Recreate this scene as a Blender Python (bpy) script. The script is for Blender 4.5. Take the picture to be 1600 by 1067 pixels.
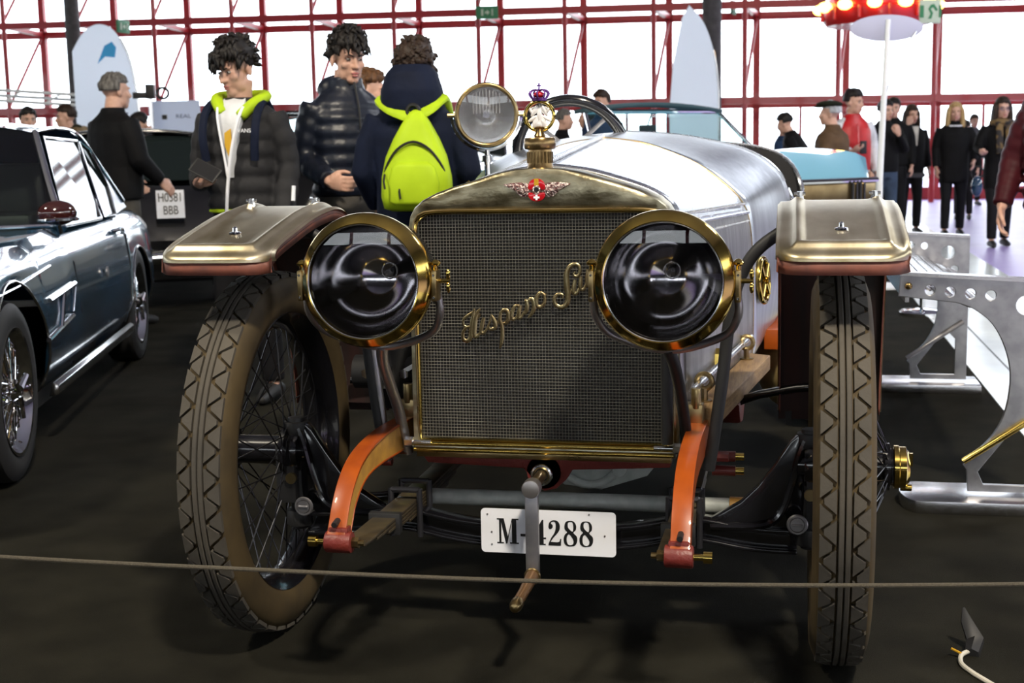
import bpy, bmesh, math, random
from math import sin, cos, pi, radians as R_
from mathutils import Vector as V, Matrix, noise
D = bpy.data; S = bpy.context.scene; COL = S.collection
for _o in list(D.objects): D.objects.remove(_o)
random.seed(4)
# ------------------------------------------------------------------ camera
cd = D.cameras.new('camera'); cam = D.objects.new('camera', cd); COL.objects.link(cam); S.camera = cam
cd.sensor_width = 36; cd.lens = 46.543; cd.clip_end = 300
_r = V((0.97878, 0.20398, -0.01966)); _u = V((-0.00998, 0.14330, 0.98963)); _f = V((-0.20468, 0.96843, -0.14229))
cam.matrix_world = Matrix(((_r.x, _u.x, -_f.x, 0.5768), (_r.y, _u.y, -_f.y, -3.0703), (_r.z, _u.z, -_f.z, 1.1820), (0, 0, 0, 1)))
cd.dof.use_dof = True; cd.dof.focus_distance = 3.1; cd.dof.aperture_fstop = 7.0
# ------------------------------------------------------------------ light
wd = D.worlds.new('overcast_sky'); S.world = wd; wd.use_nodes = True
_b = wd.node_tree.nodes['Background']; _b.inputs[0].default_value = (0.90, 0.96, 1.0, 1); _b.inputs[1].default_value = 6.0
def area(name, loc, size, power, col, target):
    l = D.lights.new(name, 'AREA'); l.shape = 'RECTANGLE'; l.size, l.size_y = size; l.energy = power; l.color = col
    o = D.objects.new(name, l); COL.objects.link(o); o.location = loc
    o.rotation_euler = (V(target) - V(loc)).to_track_quat('-Z', 'Y').to_euler()
    return o
area('hall_lamp', (3.0, -5.5, 8.2), (.7, .7), 1250, (1.0, 0.89, 0.72), (0.4, 0, 0.3))
area('hall_lamp', (-5.5, -3.0, 8.2), (.7, .7), 600, (1.0, 0.90, 0.72), (-1.5, 2, 0.3))
area('hall_lamp', (7.0, 8.0, 8.2), (2, 2), 500, (0.92, 0.95, 1.0), (4, 7, 0))
S.view_settings.view_transform = 'Standard'; S.view_settings.look = 'None'
S.view_settings.exposure = 0.0; S.view_settings.gamma = 1.0; S.view_settings.use_curve_mapping = False
# ------------------------------------------------------------------ helpers
PSI = 0.208286
def w2l(X, Y):
    a, b = X - 0.07056, Y - 3.12319
    return (a * 0.97839 - b * 0.20678, a * 0.20678 + b * 0.97839)
MATS = {}
def mat(name, col, rough=0.5, metal=0.0, col2=None, vs=6.0, bump=0.0, bs=60.0, coat=0.0, emit=0.0, stretch=None, spec=0.5, fac=(0.35, 0.65), sheen=0.0, rvar=0.0):
    m = D.materials.new(name); m.use_nodes = True; nt = m.node_tree; p = nt.nodes['Principled BSDF']
    def c4(c): return (c[0], c[1], c[2], 1)
    p.inputs['Base Color'].default_value = c4(col); p.inputs['Roughness'].default_value = rough; p.inputs['Metallic'].default_value = metal
    p.inputs['Coat Weight'].default_value = coat; p.inputs['Coat Roughness'].default_value = 0.04; p.inputs['Specular IOR Level'].default_value = spec
    p.inputs['Sheen Weight'].default_value = sheen
    if emit: p.inputs['Emission Color'].default_value = c4(col); p.inputs['Emission Strength'].default_value = emit
    tc = nt.nodes.new('ShaderNodeTexCoord'); vec = tc.outputs['Object']
    if stretch:
        mp = nt.nodes.new('ShaderNodeMapping'); mp.inputs['Scale'].default_value = stretch; nt.links.new(vec, mp.inputs[0]); vec = mp.outputs[0]
    if col2:
        n = nt.nodes.new('ShaderNodeTexNoise'); n.inputs['Scale'].default_value = vs; n.inputs['Detail'].default_value = 6; nt.links.new(vec, n.inputs['Vector'])
        r = nt.nodes.new('ShaderNodeValToRGB'); e = r.color_ramp.elements; e[0].position, e[1].position = fac; e[0].color = c4(col); e[1].color = c4(col2)
        nt.links.new(n.outputs[0], r.inputs[0]); nt.links.new(r.outputs[0], p.inputs['Base Color'])
        if rvar:
            q = nt.nodes.new('ShaderNodeMapRange'); q.inputs[3].default_value = rough - rvar; q.inputs[4].default_value = rough + rvar
            nt.links.new(n.outputs[0], q.inputs[0]); nt.links.new(q.outputs[0], p.inputs['Roughness'])
    if bump:
        n = nt.nodes.new('ShaderNodeTexNoise'); n.inputs['Scale'].default_value = bs; n.inputs['Detail'].default_value = 4; nt.links.new(vec, n.inputs['Vector'])
        b = nt.nodes.new('ShaderNodeBump'); b.inputs['Strength'].default_value = bump; b.inputs['Distance'].default_value = 0.01
        nt.links.new(n.outputs[0], b.inputs['Height']); nt.links.new(b.outputs[0], p.inputs['Normal'])
    MATS[name] = m; return m
def glass(name, tint=(1, 1, 1), refl=1.0):
    m = D.materials.new(name); m.use_nodes = True; nt = m.node_tree; nt.nodes.clear()
    o = nt.nodes.new('ShaderNodeOutputMaterial'); mx = nt.nodes.new('ShaderNodeMixShader'); t = nt.nodes.new('ShaderNodeBsdfTransparent'); g = nt.nodes.new('ShaderNodeBsdfGlossy')
    t.inputs[0].default_value = (*tint, 1); g.inputs['Roughness'].default_value = 0.02
    lw = nt.nodes.new('ShaderNodeLayerWeight'); lw.inputs[0].default_value = .5
    pw = nt.nodes.new('ShaderNodeMath'); pw.operation = 'POWER'; pw.inputs[1].default_value = 4; nt.links.new(lw.outputs['Facing'], pw.inputs[0])
    fr = nt.nodes.new('ShaderNodeMath'); fr.operation = 'MULTIPLY_ADD'; fr.inputs[1].default_value = .9; fr.inputs[2].default_value = .045 * refl; nt.links.new(pw.outputs[0], fr.inputs[0])
    nt.links.new(fr.outputs[0], mx.inputs[0]); nt.links.new(t.outputs[0], mx.inputs[1]); nt.links.new(g.outputs[0], mx.inputs[2]); nt.links.new(mx.outputs[0], o.inputs[0])
    MATS[name] = m; return m
class MB:
    def __init__(s): s.v = []; s.f = []; s.m = []
    def add(s, vs, fs, m=0, M=None):
        o = len(s.v); s.v += [tuple(M @ V(p)) if M else tuple(p) for p in vs]
        s.f += [tuple(i + o for i in f) for f in fs]; s.m += [m] * len(fs); return s
    def box(s, c, d, m=0, M=None):
        x, y, z = (k / 2 for k in d); vs = [V((c[0] + a * x, c[1] + b * y, c[2] + e * z)) for a in (-1, 1) for b in (-1, 1) for e in (-1, 1)]
        return s.add(vs, [(0, 1, 3, 2), (4, 6, 7, 5), (0, 4, 5, 1), (2, 3, 7, 6), (0, 2, 6, 4), (1, 5, 7, 3)], m, M)
    def rings(s, rs, m=0, caps=True, cyc=True, loop=False, M=None):
        n = len(rs[0]); vs = [p for r in rs for p in r]; fs = []; k = len(rs)
        for i in range(k if loop else k - 1):
            a, b = i * n, ((i + 1) % k) * n
            for j in range(n if cyc else n - 1):
                j2 = (j + 1) % n; fs.append((a + j, a + j2, b + j2, b + j))
        if caps and not loop: fs += [tuple(range(n))[::-1], tuple(range((k - 1) * n, k * n))]
        return s.add(vs, fs, m, M)
    def tube(s, pts, r, n=10, m=0, flat=None, loop=False, M=None, caps=True, round_=False):
        P = [V(p) for p in pts]; k = len(P); rr = list(r) if hasattr(r, '__len__') else [r] * k
        if round_ and not loop:   # domed ends
            d0 = (P[0] - P[1]).normalized(); d1 = (P[-1] - P[-2]).normalized(); a, b = P[0], P[-1]; ra, rb = rr[0], rr[-1]
            P = [a + d0 * ra * .97, a + d0 * ra * .7] + P + [b + d1 * rb * .7, b + d1 * rb * .97]; rr = [ra * .25, ra * .72] + rr + [rb * .72, rb * .25]; k += 4
        T = []
        for i in range(k):
            a = P[(i - 1) % k] if (i or loop) else P[0]; b = P[(i + 1) % k] if (i < k - 1 or loop) else P[-1]
            t = b - a; T.append(t.normalized() if t.length > 1e-9 else V((0, 0, 1)))
        ref = V((0, 0, 1)) if abs(T[0].z) < .9 else V((1, 0, 0))
        u = (ref - T[0] * ref.dot(T[0])).normalized(); out = []
        for i in range(k):
            u = (u - T[i] * u.dot(T[i])); u = u.normalized() if u.length > 1e-6 else V((1, 0, 0)); w = T[i].cross(u); ring = []
            for j in range(n):
                q = (u * cos(2 * pi * j / n) + w * sin(2 * pi * j / n)) * rr[i]
                if flat: q = q - flat[0] * (q.dot(flat[0]) * (1 - flat[1]))
                ring.append(P[i] + q)
            out.append(ring)
        return s.rings(out, m, caps, True, loop, M)
    def lathe(s, prof, c=(0, 0, 0), ax='z', n=32, m=0, M=None, loop=False, caps=True):
        A = {'z': lambda r, h, a: (c[0] + r * cos(a), c[1] + r * sin(a), c[2] + h), 'y': lambda r, h, a: (c[0] + r * cos(a), c[1] + h, c[2] + r * sin(a)), 'x': lambda r, h, a: (c[0] + h, c[1] + r * cos(a), c[2] + r * sin(a))}[ax]
        return s.rings([[A(max(r, 1e-4), h, 2 * pi * j / n) for j in range(n)] for r, h in prof], m, caps and not loop, True, loop, M)
    def ell(s, c, r, n=14, k=8, m=0, M=None):
        rs = []
        for i in range(k + 1):
            a = -pi / 2 + pi * i / k; q = max(cos(a), .02)
            rs.append([(c[0] + r[0] * q * cos(2 * pi * j / n), c[1] + r[1] * q * sin(2 * pi * j / n), c[2] + r[2] * sin(a)) for j in range(n)])
        return s.rings(rs, m, True, M=M)
    def prism(s, poly, a, b, ax='y', m=0, M=None):
        F = {'y': lambda p, h: (p[0], h, p[1]), 'x': lambda p, h: (h, p[0], p[1]), 'z': lambda p, h: (p[0], p[1], h)}[ax]
        n = len(poly); vs = [F(p, a) for p in poly] + [F(p, b) for p in poly]
        return s.add(vs, [tuple(range(n))[::-1], tuple(range(n, 2 * n))] + [(j, (j + 1) % n, n + (j + 1) % n, n + j) for j in range(n)], m, M)
    def torus(s, c, Rr, r, ax='y', n=32, k=8, m=0, M=None, a0=0, a1=2 * pi):
        full = abs(a1 - a0) > 6.28
        pts = []
        for i in range(n if full else n + 1):
            a = a0 + (a1 - a0) * i / n; e = (Rr * cos(a), Rr * sin(a))
            pts.append({'y': (c[0] + e[0], c[1], c[2] + e[1]), 'z': (c[0] + e[0], c[1] + e[1], c[2]), 'x': (c[0], c[1] + e[0], c[2] + e[1])}[ax])
        return s.tube(pts, r, k, m, loop=full, M=M)
    def mesh(s, name, ms, smooth=38, bevel=0.0):
        me = D.meshes.new(name); me.from_pydata(s.v, [], s.f)
        for x in (ms if isinstance(ms, (list, tuple)) else [ms]): me.materials.append(x)
        me.polygons.foreach_set('material_index', s.m)
        bm = bmesh.new(); bm.from_mesh(me); bmesh.ops.recalc_face_normals(bm, faces=bm.faces)
        if bevel:
            es = [e for e in bm.edges if len(e.link_faces) == 2 and e.calc_face_angle(0) > .6]
            bmesh.ops.bevel(bm, geom=es, offset=bevel, segments=2, profile=.5, affect='EDGES', clamp_overlap=True)
        bm.to_mesh(me); bm.free()
        if smooth: me.shade_smooth(); me.set_sharp_from_angle(angle=R_(smooth))
        return me
    def build(s, name, ms, parent=None, loc=None, rot=None, smooth=38, bevel=0.0, kind=None, label=None, cat=None, group=None):
        return put(name, s.mesh(name, ms, smooth, bevel), parent, loc, rot, kind, label, cat, group)
def put(name, me, parent=None, loc=None, rot=None, kind=None, label=None, cat=None, group=None):
    o = D.objects.new(name, me); COL.objects.link(o); o.parent = parent
    if loc is not None: o.location = loc
    if rot is not None: o.rotation_euler = rot
    for k, x in (('kind', kind), ('label', label), ('category', cat), ('group', group)):
        if x: o[k] = x
    return o
def thing(name, label, cat, loc=(0, 0, 0), rz=0, group=None): return put(name, None, None, loc, (0, 0, rz), None, label, cat, group)
def empty(name, parent, loc=(0, 0, 0), rot=None): return put(name, None, parent, loc, rot)
def cutout(loops, depth, M, bevel=0.0, res=1):
    cu = D.curves.new('c', 'CURVE'); cu.dimensions = '2D'; cu.fill_mode = 'BOTH'; cu.extrude = depth / 2; cu.bevel_depth = bevel
    for lp in loops:
        sp = cu.splines.new('POLY'); sp.points.add(len(lp) - 1); sp.use_cyclic_u = True
        for p, q in zip(sp.points, lp): p.co = (q[0], q[1], 0, 1)
    return curve_mesh(cu, M)
def curve_mesh(cu, M):
    o = D.objects.new('c', cu); COL.objects.link(o); dg = bpy.context.evaluated_depsgraph_get()
    me = D.meshes.new_from_object(o.evaluated_get(dg)); D.objects.remove(o); me.transform(M)
    if M.determinant() < 0: me.flip_normals()
    return me
XZ = Matrix(((1, 0, 0, 0), (0, 0, -1, 0), (0, 1, 0, 0), (0, 0, 0, 1)))      # 2D drawing stood up, facing -Y
def text_mesh(t, size, M, depth=0.002, sx=1.0, align='CENTER', spacing=1.0):
    cu = D.curves.new('t', 'FONT'); cu.body = t; cu.size = size; cu.extrude = depth / 2; cu.align_x = align; cu.align_y = 'CENTER'; cu.space_character = spacing
    return curve_mesh(cu, M @ Matrix.Diagonal((sx, 1, 1, 1)))
def circ(c, r, n=24, e=1.0, a0=0): return [(c[0] + r * cos(a0 + 2 * pi * i / n), c[1] + r * e * sin(a0 + 2 * pi * i / n)) for i in range(n)]
def lerp(a, b, t): return tuple(x + (y - x) * t for x, y in zip(a, b))
def smooth_path(pts, n):      # Catmull-Rom through points
    P = [V(p) for p in pts]; out = []; k = len(P)
    for i in range(k - 1):
        p0, p1, p2, p3 = P[max(i - 1, 0)], P[i], P[i + 1], P[min(i + 2, k - 1)]
        for j in range(n):
            t = j / n; out.append(0.5 * ((2 * p1) + (p2 - p0) * t + (2 * p0 - 5 * p1 + 4 * p2 - p3) * t * t + (3 * p1 - p0 - 3 * p2 + p3) * t ** 3))
    return out + [P[-1]]
def name_part(me, m):
    me.materials.clear(); me.materials.append(m); return me
# ------------------------------------------------------------------ materials
brass = mat('polished_brass', (0.62, 0.45, 0.12), 0.14, 1.0, (0.44, 0.30, 0.07), 14, rvar=.05)
oldbrass = mat('aged_brass', (0.24, 0.165, 0.07), 0.30, 1.0, (0.42, 0.32, 0.16), 9, bump=.08, bs=30, rvar=.1)
shellbrass = mat('patinated_radiator_brass', (0.20, 0.17, 0.10), 0.36, 1.0, (0.50, 0.46, 0.33), 13, bump=.3, bs=22, rvar=.12, stretch=(1, 1, 1.6))
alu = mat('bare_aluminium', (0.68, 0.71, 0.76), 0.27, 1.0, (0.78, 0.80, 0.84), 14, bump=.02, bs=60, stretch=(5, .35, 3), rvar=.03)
steel = mat('bright_steel', (0.72, 0.72, 0.72), 0.2, 1.0)
grey_steel = mat('worn_grey_steel', (0.30, 0.30, 0.33), 0.38, 0.9, (0.42, 0.40, 0.40), 20)
chrome = mat('chrome', (0.85, 0.86, 0.88), 0.06, 1.0)
aluside = mat('brushed_shaded_aluminium', (0.27, 0.27, 0.265), 0.40, 1.0, (0.40, 0.40, 0.40), 10, bump=.03, bs=60, stretch=(5, 5, .4), rvar=.04)  # darker copy of the bonnet metal for its sides, shading put into the colour
black = mat('black_enamel', (0.006, 0.006, 0.008), 0.18, 0.0, coat=.6)
blackm = mat('dull_black_paint', (0.010, 0.010, 0.011), 0.55)
rubber = mat('dusty_tyre_rubber', (0.050, 0.046, 0.040), 0.75, 0.0, (0.078, 0.069, 0.056), 5, bump=.1, bs=120, spec=.2)
sidewall = mat('brown_dusty_sidewall', (0.040, 0.029, 0.015), 0.7, 0.0, (0.075, 0.053, 0.024), 7, spec=.2)
darkrub = mat('dark_tyre_rubber', (0.022, 0.022, 0.024), 0.6)
orange = mat('worn_orange_paint', (0.31, 0.060, 0.005), 0.38, 0.0, (0.20, 0.034, 0.006), 12, coat=.1, spec=.3, fac=(.42, .75))
ochre = mat('ochre_primer', (0.50, 0.27, 0.045), 0.5, 0.0, (0.36, 0.18, 0.035), 25)
redp = mat('dark_red_paint', (0.15, 0.020, 0.013), 0.45, 0.0, (0.12, 0.014, 0.012), 15, bump=.2, bs=90)
primer = mat('red_brown_primer', (0.22, 0.070, 0.045), 0.6, 0.0, (0.12, 0.045, 0.035), 20)
wood = mat('raw_timber', (0.30, 0.19, 0.085), 0.6, 0.0, (0.19, 0.11, 0.05), 14, stretch=(8, .6, 8), bump=.15, bs=40)
castgrey = mat('pale_grey_casting', (0.52, 0.55, 0.52), 0.5, 0.1, (0.38, 0.41, 0.39), 25)
white = mat('white_paint', (0.82, 0.84, 0.90), 0.35)
ink = mat('black_lettering', (0.004, 0.004, 0.005), 0.5)
lens = glass('clear_lens_glass', (.93, .93, .95), 1.0)
reflector = mat('silvered_reflector', (0.42, 0.41, 0.42), 0.10, 1.0, (0.28, 0.27, 0.28), 9)
redenamel = mat('red_enamel', (0.42, 0.006, 0.012), 0.2, coat=.6)
gold = mat('gold_enamel', (0.75, 0.42, 0.03), 0.25, .5)
pewter = mat('pewter_relief', (0.55, 0.46, 0.44), 0.3, 0.9, (0.16, 0.08, 0.08), 160, bump=.6, bs=220, fac=(.45, .55))
# ------------------------------------------------------------------ the hall
redsteel = mat('red_painted_steel', (0.42, 0.012, 0.022), 0.4, coat=.2)
concrete = mat('dark_concrete', (0.10, 0.095, 0.10), 0.8, 0, (0.07, 0.066, 0.07), 8)
carpet = mat('black_carpet', (0.0095, 0.009, 0.0068), 0.92, 0.0, (0.0185, 0.0175, 0.013), 3.5, bump=.5, bs=400, spec=.05)
pale = mat('glossy_pale_floor', (0.55, 0.58, 0.58), 0.22, 0.0, (0.62, 0.66, 0.66), 2, spec=.6)
lilac = mat('lilac_floor', (0.36, 0.28, 0.62), 0.4, 0.0, (0.42, 0.34, 0.66), 1.5)
dark = mat('dark_wall_paint', (0.06, 0.06, 0.065), 0.8)
ceilm = mat('grey_ceiling', (0.25, 0.25, 0.26), 0.9)
pave = mat('outdoor_paving', (0.65, 0.65, 0.63), 0.9)
pane_m = glass('window_glass', (.97, .98, 1.0), .6)
fl = MB().box((1.51 - 15, 10, -.05), (30, 60, .1)).build('floor', carpet, kind='structure', label='black carpet under the cars')
def strip(nm, x0, x1, m, lab): return MB().box(((x0 + x1) / 2, 10, -.05), (x1 - x0, 60, .1)).build(nm, m, fl, label=lab)
strip('floor_strip', 1.514, 1.70, pale, 'white glossy floor strip'); strip('floor_joint', 1.70, 1.712, ink, 'dark joint line'); strip('floor_strip', 1.712, 2.48, pale, 'white glossy floor strip'); strip('floor_strip', 2.48, 13, lilac, 'lilac floor')
MB().box((0, 90, -.11), (200, 130, .1)).build('ground', pave, kind='structure')
MB().box((-7, 4, 9.2), (44, 46, .2)).build('ceiling', ceilm, kind='structure')
# side and front walls: solid plinth and lintel with an open glazed band, far outside the frame
def plain_wall(nm, c, d, axis, z0, z1, gap):
    w = MB(); w.box((c[0], c[1], z0 / 2), (d[0], d[1], z0)); w.box((c[0], c[1], (z1 + 9.1) / 2), (d[0], d[1], 9.1 - z1))
    o = w.build(nm, dark, kind='structure'); L = d[axis]
    k = int(L / gap)
    for i in range(k + 1):
        p = [c[0], c[1], (z0 + z1) / 2]; p[axis] += -L / 2 + i * L / k; q = [.3, .3, z1 - z0]
        MB().box(p, q).build('mullion', redsteel, o)
plain_wall('wall_front', (-7, -17, 0), (40, .3), 0, 2.8, 4.0, 4.0)
plain_wall('wall_left', (-27, 4, 0), (.3, 44), 1, 2.6, 4.4, 4.0)
plain_wall('wall_right', (12.6, 4, 0), (.3, 44), 1, 2.6, 4.4, 4.0)
wb = put('wall_back', None, kind='structure')
YA, YB = 24.81, 26.28
MB().box((10.0, 26.28, 4.55), (5.4, .3, 9.1)).build('added_dark_bay', dark, wb)  # unseen wall end, added to keep reflections in the bonnet side dark
KS = range(-9, 8)
def pa(k): return -5.91 + 1.85 * k
def pb(k): return -5.74 + 1.86 * k
def zt(x): return 4.08 - .012 * (x + 5.5)
def zl(x): return 2.17 - .012 * (x + 5.5)
cube = MB().box((0, 0, 0), (1, 1, 1)).mesh('bar', redsteel)
def bar(nm, a, b, w, d):
    a, b = V(a), V(b); o = put(nm, cube, wb, (a + b) / 2); t = b - a
    o.rotation_euler = t.to_track_quat('Z', 'Y').to_euler(); o.scale = (w, d, t.length); return o
rodm = MB().lathe([(.5, -.5), (.5, .5)], n=10).mesh('rod', redsteel)
def rod(nm, a, b, r):
    a, b = V(a), V(b); o = put(nm, rodm, wb, (a + b) / 2); t = b - a
    o.rotation_euler = t.to_track_quat('Z', 'Y').to_euler(); o.scale = (2 * r, 2 * r, t.length); return o
for k in KS:
    xa, xb = pa(k), pb(k)
    rod('post', (xa, YA, 0), (xa, YA, 9.1), .055); bar('mullion', (xb, YB, 0), (xb, YB, 9.1), .15, .12)
    for z in (zt(xa), zt(xa) + 1.95, zt(xa) + 3.9): bar('strut', (xa, YA, z), (xb, YB, z - .08), .10, .10)
    rod('brace', (xb, YB - .1, zt(xb) - .15), (xa, YA + .06, zl(xa) + .15), .035); rod('brace', (xa, YA + .06, zt(xa) + .15), (xb, YB - .1, zt(xb) + 1.75), .035)
    if k < KS[-1]:
        xa2, xb2 = pa(k + 1), pb(k + 1)
        for dz in (0, 1.95, 3.9):
            bar('rail', (xa, YA, zt(xa) + dz), (xa2, YA, zt(xa2) + dz), .10, .15); bar('rail', (xb, YB, zt(xb) - .09 + dz), (xb2, YB, zt(xb2) - .09 + dz), .12, .16)
        bar('rail', (xa, YA, zl(xa)), (xa2, YA, zl(xa2)), .10, .15); bar('rail', (xb, YB, zl(xb) - .02), (xb2, YB, zl(xb2) - .02), .12, .19)
        bar('sill', (xb, YB, .13), (xb2, YB, .13), .14, .26)
        bar('glazing_bar', ((xb + xb2) / 2, YB, .26), ((xb + xb2) / 2, YB, zl(xb) - .1), .06, .06)
wn = 0
pm = MB().box((0, 0, 0), (1, .012, 1)).mesh('pane', pane_m)
for k in KS[:-1]:
    xm = (pb(k) + pb(k + 1)) / 2
    for z0, z1 in ((.26, zl(xm) - .11), (zl(xm) + .08, zt(xm) - .17), (zt(xm) - .01, zt(xm) + 1.78), (zt(xm) + 1.94, zt(xm) + 3.73), (zt(xm) + 3.89, 9.1)):
        wn += 1; o = put('window_%d' % wn, pm, None, (xm, YB + .02, (z0 + z1) / 2), kind='structure'); o.scale = (1.71, 1, z1 - z0)
for nm, x, r in (('column', -15.0, .16), ('column', -.99, .19)):
    MB().lathe([(r, 0), (r, 9.1)], c=(x, 24.3, 0), n=20).build(nm, concrete, wb)
# ------------------------------------------------------------------ the vintage racer
car = thing('vintage_car', 'bare metal vintage racing car with brass lamps and a winged radiator badge', 'car')
Rw = 0.45
def wheel_meshes():
    t = [(-.040, .338), (-.055, .352), (-.0625, .378), (-.062, .405), (-.055, .424), (-.048, .4345), (-.03, .4395), (0, .441)]
    prof = [(r, x) for x, r in t] + [(r, -x) for x, r in t[-2::-1]]
    tyre = MB().lathe(prof, ax='x', n=72, loop=True).mesh('tyre', [sidewall], 50)
    b = MB(); n = 44
    def P(a, x, r): return (x, r * cos(a), r * sin(a))
    def band(x0, x1, r0):
        b.lathe([(r0 - .008, x0), (r0 - .0012, x0 + .0006), (r0, x0 + .002), (r0, x1 - .002), (r0 - .0012, x1 - .0006), (r0 - .008, x1)], ax='x', n=96, loop=True)
    band(-.0125, -.0012, .450); band(.0012, .0125, .450)
    def rad(x): return .4497 - max(0, abs(x) - .02) ** 2 * 7
    for s in (-1, 1):
        for i in range(n):
            w = 2 * pi / n; a = i * w; g = w * .10
            for tri in ([(a + g, .0165), (a + w - g, .0165), (a + w / 2, .047)], [(a + w / 2 + g, .0495), (a + w * 1.5 - g, .0495), (a + w, .019)]):
                # notched triangular block: clip the tip
                (a0, x0), (a1, x1), (a2, x2) = tri; t1 = .80
                q = [(a0, x0), (a1, x1), (a1 + (a2 - a1) * t1, x1 + (x2 - x1) * t1), (a0 + (a2 - a0) * t1, x0 + (x2 - x0) * t1)]
                q = [(aa + (.010 if s > 0 else 0), s * xx) for aa, xx in q]
                b.add([P(aa, xx, rad(xx)) for aa, xx in q] + [P(aa, xx * 1.0, rad(xx) - .009) for aa, xx in q], [(0, 1, 2, 3), (4, 5, 1, 0), (5, 6, 2, 1), (6, 7, 3, 2), (7, 4, 0, 3)])
    tread = b.mesh('tread', rubber, 30)
    rim = MB().lathe([(.338, -.046), (.346, -.052), (.350, -.047), (.335, -.036), (.318, -.018), (.314, 0), (.318, .018), (.335, .036), (.350, .047), (.346, .052), (.338, .046), (.322, .030), (.306, .014), (.304, 0), (.306, -.014), (.322, -.030)], ax='x', n=64, loop=True).mesh('rim', [black], 40)
    hub = MB().lathe([(.0, -.075), (.05, -.075), (.055, -.065), (.055, -.05), (.068, -.048), (.068, -.036), (.038, -.03), (.036, .06), (.036, .098), (.054, .102), (.055, .114), (.042, .118), (.044, .125)], ax='x', n=32).mesh('hub', black)
    cap = MB().lathe([(.046, .122), (.050, .124), (.050, .134), (.0475, .136), (.0475, .150), (.040, .153), (.036, .158), (0.0, .158)], ax='x', n=36)
    cap.tube([(.140, -.0, -.048), (.165, 0, -.048)], .008, 10)
    cap.box((.160, 0, .018), (.012, .006, .03)); cap = cap.mesh('hub_cap', brass)
    sp = MB().lathe([(1, -.5), (1, .5)], n=6).mesh('spoke', [steel_spoke]); nip = None
    return tyre, tread, rim, hub, cap, sp
steel_spoke = mat('black_spoke_steel', (0.035, 0.035, 0.04), 0.22, .8)
WM = wheel_meshes()
def wheel(nm, x, y, side, n_sp, label):
    w = empty(nm, car, (x, y, Rw), (0, 0, 0 if side > 0 else pi)); w['label'] = label
    tyre, tread, rim, hub, cap, sp = WM
    put('tyre', tyre, w); put('tread', tread, w, kind='stuff'); put('rim', rim, w); put('hub', hub, w); put('hub_cap', cap, w, label='brass hub cap')
    for fx, fr, rx, tw in ((-.042, .064, -.006, 1), (-.042, .064, -.006, -1), (.108, .052, .006, 1), (.108, .052, .006, -1)):
        for i in range(n_sp):
            a = 2 * pi * (i + (.25 if tw > 0 else .75) + (.5 if fx > 0 else 0)) / n_sp; b = a + tw * (.62 if fx < 0 else .5)
            p = V((fx, fr * cos(b), fr * sin(b))); q = V((rx, .306 * cos(a), .306 * sin(a))); t = q - p
            o = put('spoke', sp, w, (p + q) / 2, t.to_track_quat('Z', 'Y').to_euler()); o.scale = (.0019, .0019, t.length)
    return w
wheel('front_wheel', .69, 0, 1, 14, 'front wheel seen tread on'); wheel('front_wheel', -.69, 0, -1, 14, 'front wheel seen from its inner side')
wheel('rear_wheel', .69, 2.75, 1, 10, 'rear wheel'); wheel('rear_wheel', -.69, 2.75, -1, 10, 'rear wheel')
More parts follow.
